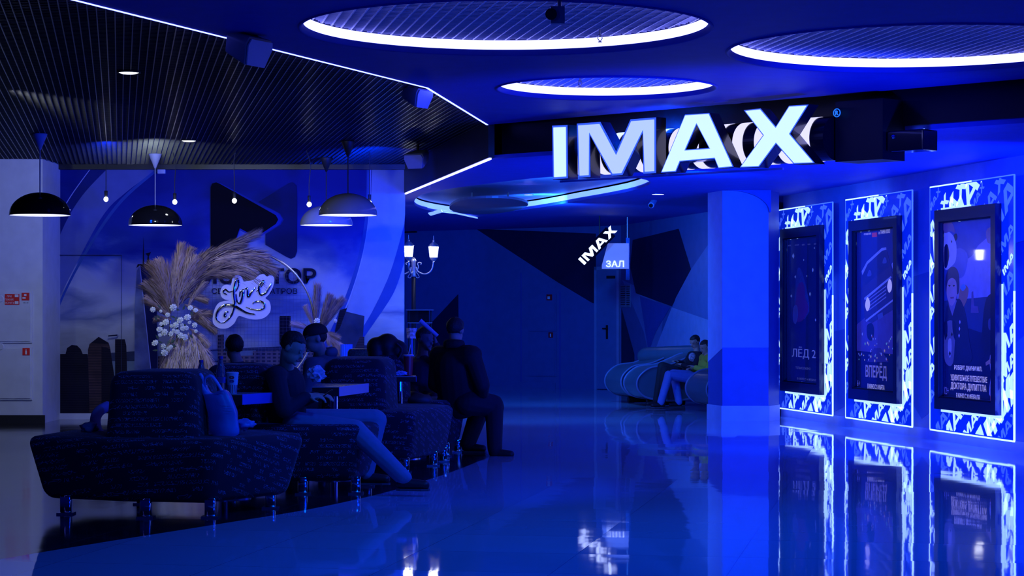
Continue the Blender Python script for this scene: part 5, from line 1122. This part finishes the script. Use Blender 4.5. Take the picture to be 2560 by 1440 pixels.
# ------------------------------------------------------------------ street-style lamp post with trays
LY = 29.4; lx = (1034-1280)/F*LY; pxm = F/LY
M_post = mat('lamp_post_black', (.02, .02, .035), .4, .3); M_iron = mat('aged_silver_iron', (.45, .47, .55), .35, .7)
t = thing('lamp_post', (lx, LY, 0), 'ornate black lamp post with glowing lanterns on scrolled arms beside the mural corner', 'lamp post')
def LZ(py): return HC+(HY-py)/pxm
def LXp(px): return (px-1280)/pxm
bm = BM(); lathe(bm, [(.14, 0), (.14, .05), (.08, .12), (.05, .3), (.036, .5), (.030, LZ(690)), (.001, LZ(690))], (lx, LY, 0), 24); fin(bm, 'post', M_post, t, True)
bm = BM(); lathe(bm, [(.03, LZ(692)), (.04, LZ(690)), (.03, LZ(686)), (.034, LZ(682)), (.030, LZ(655)), (.045, LZ(652)), (.02, LZ(645)), (.001, LZ(643))], (lx, LY, 0), 24); fin(bm, 'capital', M_iron, t, True)
for sgn in (-1, 1):
    bm = BM(); S = lambda dx, py: Vector((lx+sgn*dx/pxm, LY, LZ(py)))
    tube(bm, spline([S(6, 668), S(10, 678), S(24, 685), (S(38, 682)), S(47, 670), S(49.5, 652)], 6), .011, 8); fin(bm, 'arm', M_iron, t, True)
    bm = BM(); tube(bm, spline([S(6, 683), S(12, 668), S(10, 660), S(14, 656), S(19, 658), S(18, 662)], 5), .008, 8); fin(bm, 'scroll', M_iron, t, True)
    bm = BM(); tube(bm, spline([S(8, 682), S(14, 692), S(9, 695), S(5, 690)], 5), .006, 6); fin(bm, 'scroll', M_iron, t, True)
def lantern(x, y, zb, par):
    bm = BM(); lathe(bm, [(.012, zb-.05), (.022, zb-.04), (.05, zb-.012), (.055, zb+.01)], (x, y, 0), 16); l = fin(bm, 'lantern', M_iron, par, True)
    bm = BM(); lathe(bm, [(.048, zb), (.062, zb+.12), (.066, zb+.155), (.001, zb+.156)], (x, y, 0), 12); fin(bm, 'glass', M_lantern, l)
    bm = BM()
    for k in range(6): a = math.pi*k/3; tube(bm, [(x+math.cos(a)*.053, y+math.sin(a)*.053, zb), (x+math.cos(a)*.070, y+math.sin(a)*.070, zb+.158)], .003, 4)
    lathe(bm, [(.074, zb+.156), (.076, zb+.166), (.045, zb+.20), (.012, zb+.225), (.016, zb+.24), (.006, zb+.26), (.002, zb+.31), (.001, zb+.31)], (x, y, 0), 16); fin(bm, 'cage', M_iron, l)
lantern(LXp(1084), LY, LZ(645), t); lantern(LXp(1024), LY-.28, LZ(645), t)
bm = BM(); tube(bm, spline([(lx, LY, LZ(676)), (lx-.03, LY-.1, LZ(684)), (LXp(1024), LY-.26, LZ(672)), (LXp(1024), LY-.28, LZ(653))], 6), .011, 8); fin(bm, 'arm', M_iron, t, True)
# serving stand
SY = 28.6; k_ = F/SY; sx = (1050-1280)/k_; SZ = lambda py: HC+(HY-py)/k_
t = thing('serving_stand', (sx, SY, 0), 'dark serving stand with two pale-edged trays in front of the lamp post', 'stand')
for py, w_ in ((774, .185), (806, .165)):
    bm = BM(); box(bm, (sx-w_, SY-.12, SZ(py)-.012), (sx+w_, SY+.12, SZ(py))); bmesh.ops.bevel(bm, geom=bm.edges[:], offset=.004, segments=1, affect='EDGES', profile=.5); fin(bm, 'tray', M_iron, t)
bm = BM(); box(bm, (sx-.17, SY+.02, SZ(806)), (sx+.12, SY+.10, SZ(776))); fin(bm, 'holder', M_black, t)
for dx in (-.15, .15):
    bm = BM(); tube(bm, [(sx+dx, SY, 0), (sx+dx, SY, SZ(775))], .010, 8); fin(bm, 'leg', M_blackm, t)
x = (1029-1280)/F*22.4; zz = HC+(HY-846)/F*22.4
t = thing('table_lantern', (x, 22.4, zz-.42), 'small clear glass lantern on a thin blue stem left of the seated figures', 'lantern')
bm = BM(); lathe(bm, [(.001, zz), (.05, zz), (.055, zz+.11), (.001, zz+.11)], (x, 22.4, 0), 10); fin(bm, 'glass', mat('pressed_glass', (.5, .5, .65), .15, var=.7, vscale=30), t)
bm = BM(); tube(bm, [(x, 22.4, 0), (x, 22.4, zz)], .012, 8); fin(bm, 'stem', mat('blue_stem', (.1, .2, .7), .2), t)  # stem has a plain blue base colour
bm = BM(); lathe(bm, [(.001, 0), (.12, 0), (.12, .01), (.012, .02)], (x, 22.4, 0), 20); fin(bm, 'foot', M_blackm, t)
# ------------------------------------------------------------------ people
M_skin = mat('skin', (.42, .26, .20), .55, var=.05); M_hair = mat('dark_hair', (.012, .010, .012), .6, bump=.4, vscale=60); M_hairb = mat('brown_hair', (.035, .025, .022), .6, bump=.4, vscale=60)
M_eyew = mat('eye_white', (.20, .19, .20), .3); M_lip = mat('lips', (.28, .10, .09), .5); M_shoe = mat('dark_shoe', (.008, .008, .012), .5); M_sole = mat('shoe_sole', (.05, .05, .07), .6)
def basis(fwd, up=(0, 0, 1)):
    f = Vector(fwd).normalized(); u = Vector(up); r = f.cross(u).normalized(); u = r.cross(f).normalized()
    return Matrix((r, f, u)).transposed()          # x right, y forward, z up
def hand(bm, wr, d, pn, s=1.0, curl=.5, flip=1):
    """palm and five fingers: d points along the hand, pn out of the back of the hand"""
    d = Vector(d).normalized(); pn = Vector(pn); pn = (pn-d*pn.dot(d)).normalized(); x = d.cross(pn)*flip
    c = wr+d*.045*s; R_ = Matrix((x, d, pn)).transposed(); ell(bm, c, (.040*s, .052*s, .017*s), R_, 12); cap(bm, wr-d*.02, wr+d*.02, .025*s, .027*s)
    for k, (off, ln) in enumerate(((-.030, .030), (-.011, .036), (.009, .034), (.028, .026))):
        p = wr+d*.085*s+x*off*s; r = .0085*s
        for j in range(3):
            a = curl*(.45+.5*j); dd = d*math.cos(a)-pn*math.sin(a); q = p+dd*ln*s*(1, .75, .55)[j]; cap(bm, p, q, r, r*.92, 8); p = q; r *= .92
    p = wr+d*.025*s-x*.030*s; q = p+(d*.6-x*.75-pn*.25).normalized()*.036*s; cap(bm, p, q, .012*s, .010*s, 8); cap(bm, q, q+(d*.9-x*.25-pn*.35).normalized()*.028*s, .010*s, .0085*s, 8)
def person(label, J, face, lean=(0, 0, 1), s=1.0, top=None, legs=None, shoe=M_shoe, hair=M_hair, bulk=1.0, hood=False, hat=None, hands=((0, 0, 1), (0, 0, 1)), curl=.6, vox=.009, hairlen=0.0, show_eyes=True, shoe_dir=None, skin=None, cloth_bump=None):
    """J: head neck chest pelvis shL elL wrL shR elR wrR hiL knL anL hiR knR anR"""
    J = {k: Vector(v) for k, v in J.items()}; B = basis(face, lean); fw = B @ Vector((0, 1, 0)); up = B @ Vector((0, 0, 1)); rt = B @ Vector((1, 0, 0))
    H = J['head']; skin = skin or M_skin
    floor_z = min(J['anL'].z, J['anR'].z, J['pelvis'].z)-.09
    t = thing('person', (J['pelvis'].x, J['pelvis'].y, max(0, floor_z)), label, 'person')
    side = (J['shR']-J['shL']).normalized()
    bm = BM()
    ell(bm, H+up*.025*s, (.074*s, .092*s, .092*s), B, 20); ell(bm, H+fw*.022*s-up*.045*s, (.056*s, .070*s, .066*s), B, 16)     # skull, jaw
    cap(bm, H+fw*.080*s+up*.012*s, H+fw*.104*s-up*.022*s, .009*s, .014*s, 8); ell(bm, H+fw*.086*s-up*.088*s, (.020*s, .016*s, .014*s), B, 8)
    for k in (-1, 1): ell(bm, H+rt*k*.076*s-up*.005*s-fw*.005*s, (.010*s, .020*s, .032*s), B, 8); ell(bm, H+rt*k*.032*s+fw*.082*s+up*.03*s, (.020*s, .008*s, .008*s), B, 8)
    cap(bm, J['neck']-(J['neck']-J['chest'])*.15, H-up*.05*s-fw*.01*s, .056*s*bulk**.3, .052*s)
    ch, pe = J['chest'], J['pelvis']
    cap(bm, ch, pe, .135*s*bulk, .125*s*bulk, 16, sq=1.15, side=side); cap(bm, J['shL'], J['shR'], .062*s, .062*s); cap(bm, J['neck'], ch, .06*s, .11*s)
    for S in 'LR':
        cap(bm, J['sh'+S], J['el'+S], .050*s*bulk, .040*s*bulk); cap(bm, J['el'+S], J['wr'+S], .040*s*bulk, .027*s)
        cap(bm, J['hi'+S], J['kn'+S], .080*s*bulk, .058*s*bulk); cap(bm, J['kn'+S], J['an'+S], .056*s*bulk, .037*s)
        d = J['wr'+S]-J['el'+S]; hd = J.get('hd'+S, d); hand(bm, J['wr'+S], hd, hands[0 if S == 'L' else 1], s, curl, 1 if S == 'L' else -1)
        sd = Vector(shoe_dir[0 if S == 'L' else 1]) if shoe_dir else Vector((face[0], face[1], 0)); sd.z = 0; sd.normalize()
        cap(bm, J['an'+S]-Vector((0, 0, .03))*s, J['an'+S]+sd*.13*s-Vector((0, 0, .055))*s, .035*s, .03*s)
    body = remesh(bm, 'body', skin, t, vox, 3)
    # clothing
    bm = BM(); e = .016*s
    cap(bm, ch, pe-(pe-ch)*.05, .135*s*bulk+e, .135*s*bulk+e, 18, sq=1.17, side=side); cap(bm, J['shL'], J['shR'], .064*s*bulk+e, .064*s*bulk+e); cap(bm, J['neck']-(J['neck']-ch)*.25, ch, .055*s*bulk+e, .115*s*bulk+e)
    for S in 'LR': cap(bm, J['sh'+S], J['el'+S], .056*s*bulk+e, .046*s*bulk+e); cap(bm, J['el'+S], J['wr'+S]-(J['wr'+S]-J['el'+S])*.08, .046*s*bulk+e, .031*s*bulk+e*.8)
    for v in bm.verts: v.co += Vector([noise.noise(v.co*9+Vector((k*7, 0, 0)))*.012*s for k in range(3)])
    remesh(bm, 'jacket' if hood else 'top', top, t, vox*1.1, 3)
    if hood:
        bm = BM(); c = J['neck']-fw*.05*s+up*.0; 
        for k in range(9): a = math.pi*(k/8)-math.pi; ell(bm, c+rt*math.cos(a)*.078*s+fw*math.sin(a)*.055*s+up*.0*s, (.036*s, .036*s, .045*s), None, 10)
        remesh(bm, 'hood', top, t, vox*1.2, 4)
    if legs:
        bm = BM(); ell(bm, pe, (.17*s*bulk, .14*s*bulk, .11*s), None, 16)
        for S in 'LR':
            cap(bm, J['hi'+S], J['kn'+S], .088*s*bulk+e, .066*s*bulk+e); cap(bm, J['kn'+S], J['an'+S], .064*s*bulk+e, .046*s*bulk+e); cap(bm, J['hi'+S], pe, .09*s, .12*s*bulk)
        for v in bm.verts: v.co += Vector([noise.noise(v.co*8+Vector((k*5, 3, 0)))*.014*s for k in range(3)])
        remesh(bm, 'trousers', legs, t, vox*1.1, 2)
    for S in 'LR':
        sd = Vector(shoe_dir[0 if S == 'L' else 1]) if shoe_dir else Vector((face[0], face[1], 0)); sd.z = 0; sd.normalize()
        a = J['an'+S]; z0 = a.z-.09*s; bm = BM(); cap(bm, Vector((a.x, a.y, z0+.055*s))-sd*.02*s, Vector((a.x, a.y, z0+.042*s))+sd*.15*s, .045*s, .036*s, 12); cap(bm, a-Vector((0, 0, .0)), Vector((a.x, a.y, z0+.06*s)), .045*s, .045*s)
        for v in bm.verts: v.co.z = max(v.co.z, z0+.012*s)
        bmesh.ops.remove_doubles(bm, verts=bm.verts, dist=.0002); sh = remesh(bm, 'shoe', shoe, t, .007, 2)
        bm = BM(); q = sd.cross(Vector((0, 0, 1))); P = [Vector((a.x, a.y, z0))+sd*x*s+q*y*s for x, y in ((-.062, -.02), (-.062, .02), (-.03, .04), (.06, .038), (.13, .042), (.178, .025), (.188, 0), (.178, -.025), (.13, -.042), (.06, -.038), (-.03, -.04))]
        prism(bm, P, Vector((0, 0, .016*s))); fin(bm, 'sole', M_sole, sh)
    # hair or hat
    bm = BM()
    if hat is None:
        for v in ell(bm, H+up*.036*s-fw*.012*s, (.082*s, .098*s, .092*s), B, 24):
            l = B.transposed() @ (v.co-H); 
            if l.y > .035*s and l.z < .055*s: v.co -= fw*(.05*s)
            if l.z < -.035*s-hairlen*s: v.co = H+B @ Vector((l.x*.9, l.y*.9, -.035*s-hairlen*s))
            v.co += Vector([noise.noise(v.co*40+Vector((k*9, 0, 0)))*.007*s for k in range(3)])
        fin(bm, 'hair', hair, t, True)
    else:
        for v in ell(bm, H+up*.045*s-fw*.006*s, (.086*s, .104*s, .080*s), B, 24):
            l = B.transposed() @ (v.co-H)
            if l.z < .03*s: v.co = H+B @ Vector((l.x, l.y, .03*s))
        P = [H+B @ Vector((math.cos(a)*.078*s, .07*s+math.sin(a)*.095*s, .036*s-.02*s*math.sin(a))) for a in [math.pi*k/12 for k in range(13)]]
        prism(bm, P, up*.007*s); fin(bm, 'cap', hat, t, True)
        bm = BM(); 
        for v in ell(bm, H+up*.012*s-fw*.022*s, (.077*s, .078*s, .062*s), B, 16): pass
        fin(bm, 'hair', hair, t, True)
    if show_eyes:
        for k in (-1, 1):
            bm = BM(); ell(bm, H+rt*k*.031*s+fw*.0835*s+up*.010*s, (.013*s, .007*s, .008*s), B, 10); ey = fin(bm, 'eye', M_eyew, t, True)
            bm = BM(); ell(bm, H+rt*k*.031*s+fw*.0895*s+up*.010*s, (.005*s, .0025*s, .005*s), B, 8); fin(bm, 'pupil', M_black, ey, True)
        bm = BM(); ell(bm, H+fw*.090*s-up*.055*s, (.024*s, .007*s, .007*s), B, 10); fin(bm, 'mouth', M_lip, t, True)
    return t
def w(px, py, Y): return W(px, py, Y)
# young man with the phone on the second sofa
Y0 = 15.95
person('young man in dark navy sweater and pale trousers looking down at a phone', dict(
    head=w(730, 870, 15.75), neck=w(716, 918, 15.85), chest=w(712, 960, 15.9), pelvis=w(716, 1052, 16.0), shL=w(700, 935, 16.1), elL=w(735, 1010, 16.15), wrL=w(786, 990, 15.85),
    shR=w(690, 940, 15.62), elR=w(712, 1025, 15.50), wrR=w(768, 990, 15.62), hiL=w(745, 1055, 16.1), knL=w(940, 1050, 16.15), anL=w(915, 1182, 16.05), hiR=w(740, 1062, 15.82), knR=w(890, 1078, 15.75), anR=w(1012, 1196, 15.55), hdL=(1, -.1, .05), hdR=(1, .2, .0)),
    face=(.80, -.25, -.50), lean=(.35, 0, 1), top=mat('navy_sweater', (.008, .009, .022), .85), legs=mat('pale_chinos', (.13, .18, .28), .8, bump=.2, vscale=18), hands=((0, -.2, 1), (0, -.4, 1)), shoe_dir=((1, -.1, 0), (1, -.15, 0)), curl=.9, vox=.008)
t = thing('phone', w(812, 990, 15.72), 'dark phone held in the hands of the young man', 'phone')
bm = BM(); c = w(812, 988, 15.70); Mx = Matrix.Translation(c) @ Matrix.Rotation(math.radians(-35), 4, 'Y'); box(bm, (-.07, -.035, -.004), (.07, .035, .004), Mx); bmesh.ops.bevel(bm, geom=bm.edges[:], offset=.003, segments=1, affect='EDGES', profile=.5); fin(bm, 'phone_body', M_black, t)
bm = BM(); box(bm, (-.064, -.031, .004), (.064, .031, .005), Mx); fin(bm, 'screen', mat('phone_screen', (.02, .03, .1), .1, emis=(.05, .08, .3), es=.4), t)
# man with the cap, behind
person('man in black peaked cap and grey-blue hooded jacket facing left', dict(
    head=w(789, 846, 18.3), neck=w(803, 886, 18.4), chest=w(815, 940, 18.4), pelvis=w(822, 1010, 18.4), shL=w(785, 922, 18.1), elL=w(770, 985, 18.0), wrL=w(735, 990, 18.1), shR=w(838, 926, 18.7), elR=w(846, 985, 18.75), wrR=w(800, 1000, 18.9),
    hiL=w(812, 1015, 18.2), knL=w(735, 1015, 18.1), anL=w(738, 1142, 18.1), hiR=w(830, 1015, 18.55), knR=w(750, 1010, 18.7), anR=w(752, 1128, 18.7)), face=(-.93, -.30, -.18), top=mat('grey_blue_jacket', (.055, .09, .15), .8), legs=M_blackm, hood=True, hat=mat('black_cap', (.008, .008, .014), .8), bulk=1.25, s=1.06)
# man seen from behind between the tables
person('man with short dark hair and navy jacket seen from behind, before the hoop', dict(
    head=w(585, 870, 19.3), neck=w(592, 905, 19.3), chest=w(600, 950, 19.3), pelvis=w(600, 1010, 19.2), shL=w(560, 930, 19.3), elL=w(545, 980, 19.2), wrL=w(560, 1005, 19.5), shR=w(632, 928, 19.3), elR=w(645, 980, 19.2), wrR=w(620, 1005, 19.5),
    hiL=w(580, 1010, 19.3), knL=w(570, 1000, 19.7), anL=w(570, 1112, 19.7), hiR=w(615, 1010, 19.3), knR=w(620, 1000, 19.7), anR=w(620, 1112, 19.7)), face=(-.45, .89, 0), top=mat('navy_jacket', (.010, .014, .05), .8), legs=M_blackm, bulk=1.1)
# person in black at the aisle
person('person in black hooded jacket sitting on the far sofa end, turned away', dict(
    head=w(1139, 826, 20.0), neck=w(1142, 862, 20.0), chest=w(1140, 915, 20.05), pelvis=w(1150, 1000, 20.15), shL=w(1098, 890, 20.15), elL=w(1088, 960, 20.2), wrL=w(1130, 990, 20.3), shR=w(1178, 888, 19.85), elR=w(1205, 960, 19.85), wrR=w(1205, 1010, 20.2),
    hiL=w(1150, 1005, 20.3), knL=w(1205, 1010, 20.5), anL=w(1170, 1108, 20.35), hiR=w(1170, 1005, 20.0), knR=w(1235, 1015, 20.15), anR=w(1238, 1122, 19.9)), face=(.45, .88, -.1), top=mat('black_jacket', (.006, .006, .012), .75), legs=mat('black_trousers', (.007, .007, .014), .8), hood=True, bulk=1.32, shoe_dir=((.9, -.3, 0), (.9, -.25, 0)))
# person holding a rolled sheet
person('person in dark top holding up a rolled pale sheet, left of the person in black', dict(
    head=w(1062, 848, 21.3), neck=w(1056, 885, 21.3), chest=w(1052, 930, 21.3), pelvis=w(1052, 995, 21.3), shL=w(1022, 912, 21.35), elL=w(1020, 960, 21.3), wrL=w(1040, 985, 21.0), shR=w(1088, 910, 21.2), elR=w(1106, 900, 21.0), wrR=w(1090, 862, 20.95),
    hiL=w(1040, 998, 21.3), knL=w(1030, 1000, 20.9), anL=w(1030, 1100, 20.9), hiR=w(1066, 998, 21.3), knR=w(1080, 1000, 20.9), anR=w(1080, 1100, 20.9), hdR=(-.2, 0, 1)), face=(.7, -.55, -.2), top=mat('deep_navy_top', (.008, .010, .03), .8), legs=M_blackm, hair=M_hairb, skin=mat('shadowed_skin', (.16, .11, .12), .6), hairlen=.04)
bm = BM(); tube(bm, [w(1050, 801, 20.9), w(1094, 840, 20.9)], [.022, .018], 14); tag(fin(bm, 'rolled_sheet', mat('pale_paper_roll', (.40, .42, .68), .6), None, 'auto'), 'pale rolled sheet held up above the blurred seated person', 'paper')

# ------------------------------------------------------------------ shell loungers and two children
M_shell = mat('teal_grey_vinyl', (.055, .10, .15), .32, coat=.2); M_pipe = mat('pale_piping', (.12, .16, .30), .4)
def lounger(px, Y, r, wdt, rot, label, py=None):
    """a curled shell seat: a spiral ribbon with side rims"""
    c = Vector(((px-1280)/F*Y, Y, 0)); t = thing('shell_lounger', c, label, 'lounger', 'curled shell loungers')
    R_ = Matrix.Rotation(rot, 3, 'Z'); prof = [(.62, .74), (.50, .79), (.30, .78), (.10, .70), (-.12, .62), (-.40, .58), (-.58, .44), (-.60, .28), (-.48, .15), (-.25, .10), (.0, .09), (.3, .12)]
    P = spline([(x, 0, z) for x, z in prof], 5)
    bm = BM(); prism(bm, [R_ @ Vector((p.x*r, -wdt/2, p.z*r))+c for p in P]+[R_ @ Vector((.42*r, -wdt/2, .30*r))+c], R_ @ Vector((0, wdt, 0))); fin(bm, 'shell', M_shell, t, 'auto')
    for y in (-wdt/2, wdt/2):
        bm = BM(); tube(bm, [R_ @ Vector((p.x*r, y, p.z*r))+c for p in P], .016, 6); fin(bm, 'piping', M_pipe, t, True)
    bm = BM(); tube(bm, [R_ @ Vector((-.35*r, 0, .05))+c, R_ @ Vector((.25*r, 0, .05))+c], .045, 8); fin(bm, 'runner', M_blackm, t)
lounger(1622, 31.6, .95, .62, math.radians(20), 'shell lounger at the left end of the row, near the corner door')
lounger(1672, 30.6, .95, .62, math.radians(14), 'shell lounger in the middle, under the two children')
lounger(1838, 28.6, .95, .66, math.radians(20), 'shell lounger half hidden behind the column')
c = W(1640, 885, 31.4); bm = BM(); cap(bm, W(1620, 890, 31.9), W(1750, 885, 30.9), .17, .17, 16, sq=.8, side=(0, 0, 1)); tag(remesh(bm, 'bolster', M_shell, None, .02, 3), 'long rolled dark back cushion behind the shell loungers', 'cushion')
k1 = w(1737, 860, 29.9); sc = .82
person('child in dark printed shirt and dark trousers lying back on the middle lounger', dict(
    head=w(1738, 855, 30.0), neck=w(1742, 880, 30.0), chest=w(1738, 900, 30.0), pelvis=w(1722, 938, 30.1), shL=w(1728, 888, 30.2), elL=w(1712, 912, 30.25), wrL=w(1695, 905, 30.15), shR=w(1750, 890, 29.8), elR=w(1735, 920, 29.75), wrR=w(1705, 912, 29.9),
    hiL=w(1715, 938, 30.2), knL=w(1655, 915, 30.2), anL=w(1640, 1003, 30.0), hiR=w(1715, 942, 30.0), knR=w(1662, 925, 30.0), anR=w(1655, 1006, 29.7)), face=(-.75, -.5, -.45), s=.80, top=mat('black_print_shirt', (.008, .008, .016), .8), legs=mat('black_trousers_child', (.008, .008, .016), .8), vox=.009, shoe_dir=((-1, -.3, 0), (-1, -.3, 0)))
u = Pl((2.0, 29.68), (3.2, 29.68)); flat = None
bm = BM(); c = w(1731, 893, 29.80); ell(bm, c, (.055, .03, .065), None, 14); pr_ = fin(bm, 'shirt_print', mat('shirt_print_pale', (.30, .28, .34), .7, var=.8, vscale=40), None, True); 
par = [o for o in COL.objects if o.name.startswith('person') and 'printed shirt' in o.get('label', '')][0]
mw = pr_.location.copy(); pr_.parent = par; pr_.location = mw-par.location
person('child in yellow-green hooded top and blue jeans leaning by the column edge', dict(
    head=w(1763, 868, 29.3), neck=w(1768, 890, 29.3), chest=w(1770, 912, 29.35), pelvis=w(1758, 945, 29.4), shL=w(1758, 895, 29.5), elL=w(1752, 925, 29.5), wrL=w(1728, 922, 29.3), shR=w(1780, 898, 29.1), elR=w(1770, 928, 29.05), wrR=w(1738, 918, 29.1),
    hiL=w(1748, 942, 29.5), knL=w(1685, 935, 29.4), anL=w(1697, 1005, 29.2), hiR=w(1752, 948, 29.3), knR=w(1672, 938, 29.1), anR=w(1652, 1006, 28.9)), face=(-.82, -.45, -.35), s=.80, top=mat('lime_sweatshirt', (.42, .50, .05), .8, emis=None), legs=mat('blue_jeans', (.10, .18, .48), .8, bump=.2, vscale=20), hair=M_hairb, vox=.009, hood=True, shoe_dir=((-1, -.3, 0), (-1, -.3, 0)))
bm = BM(); u_, v_ = MW.uv(405, 428); pbox(bm, MW, u_-.05, u_+.05, v_-.035, v_+.035, .0, .07); bmesh.ops.bevel(bm, geom=bm.edges[:], offset=.01, segments=2, affect='EDGES', profile=.5); tag(fin(bm, 'wall_sensor', M_white), 'small pale sensor box high on the mural beside the second dome lamp', 'sensor')
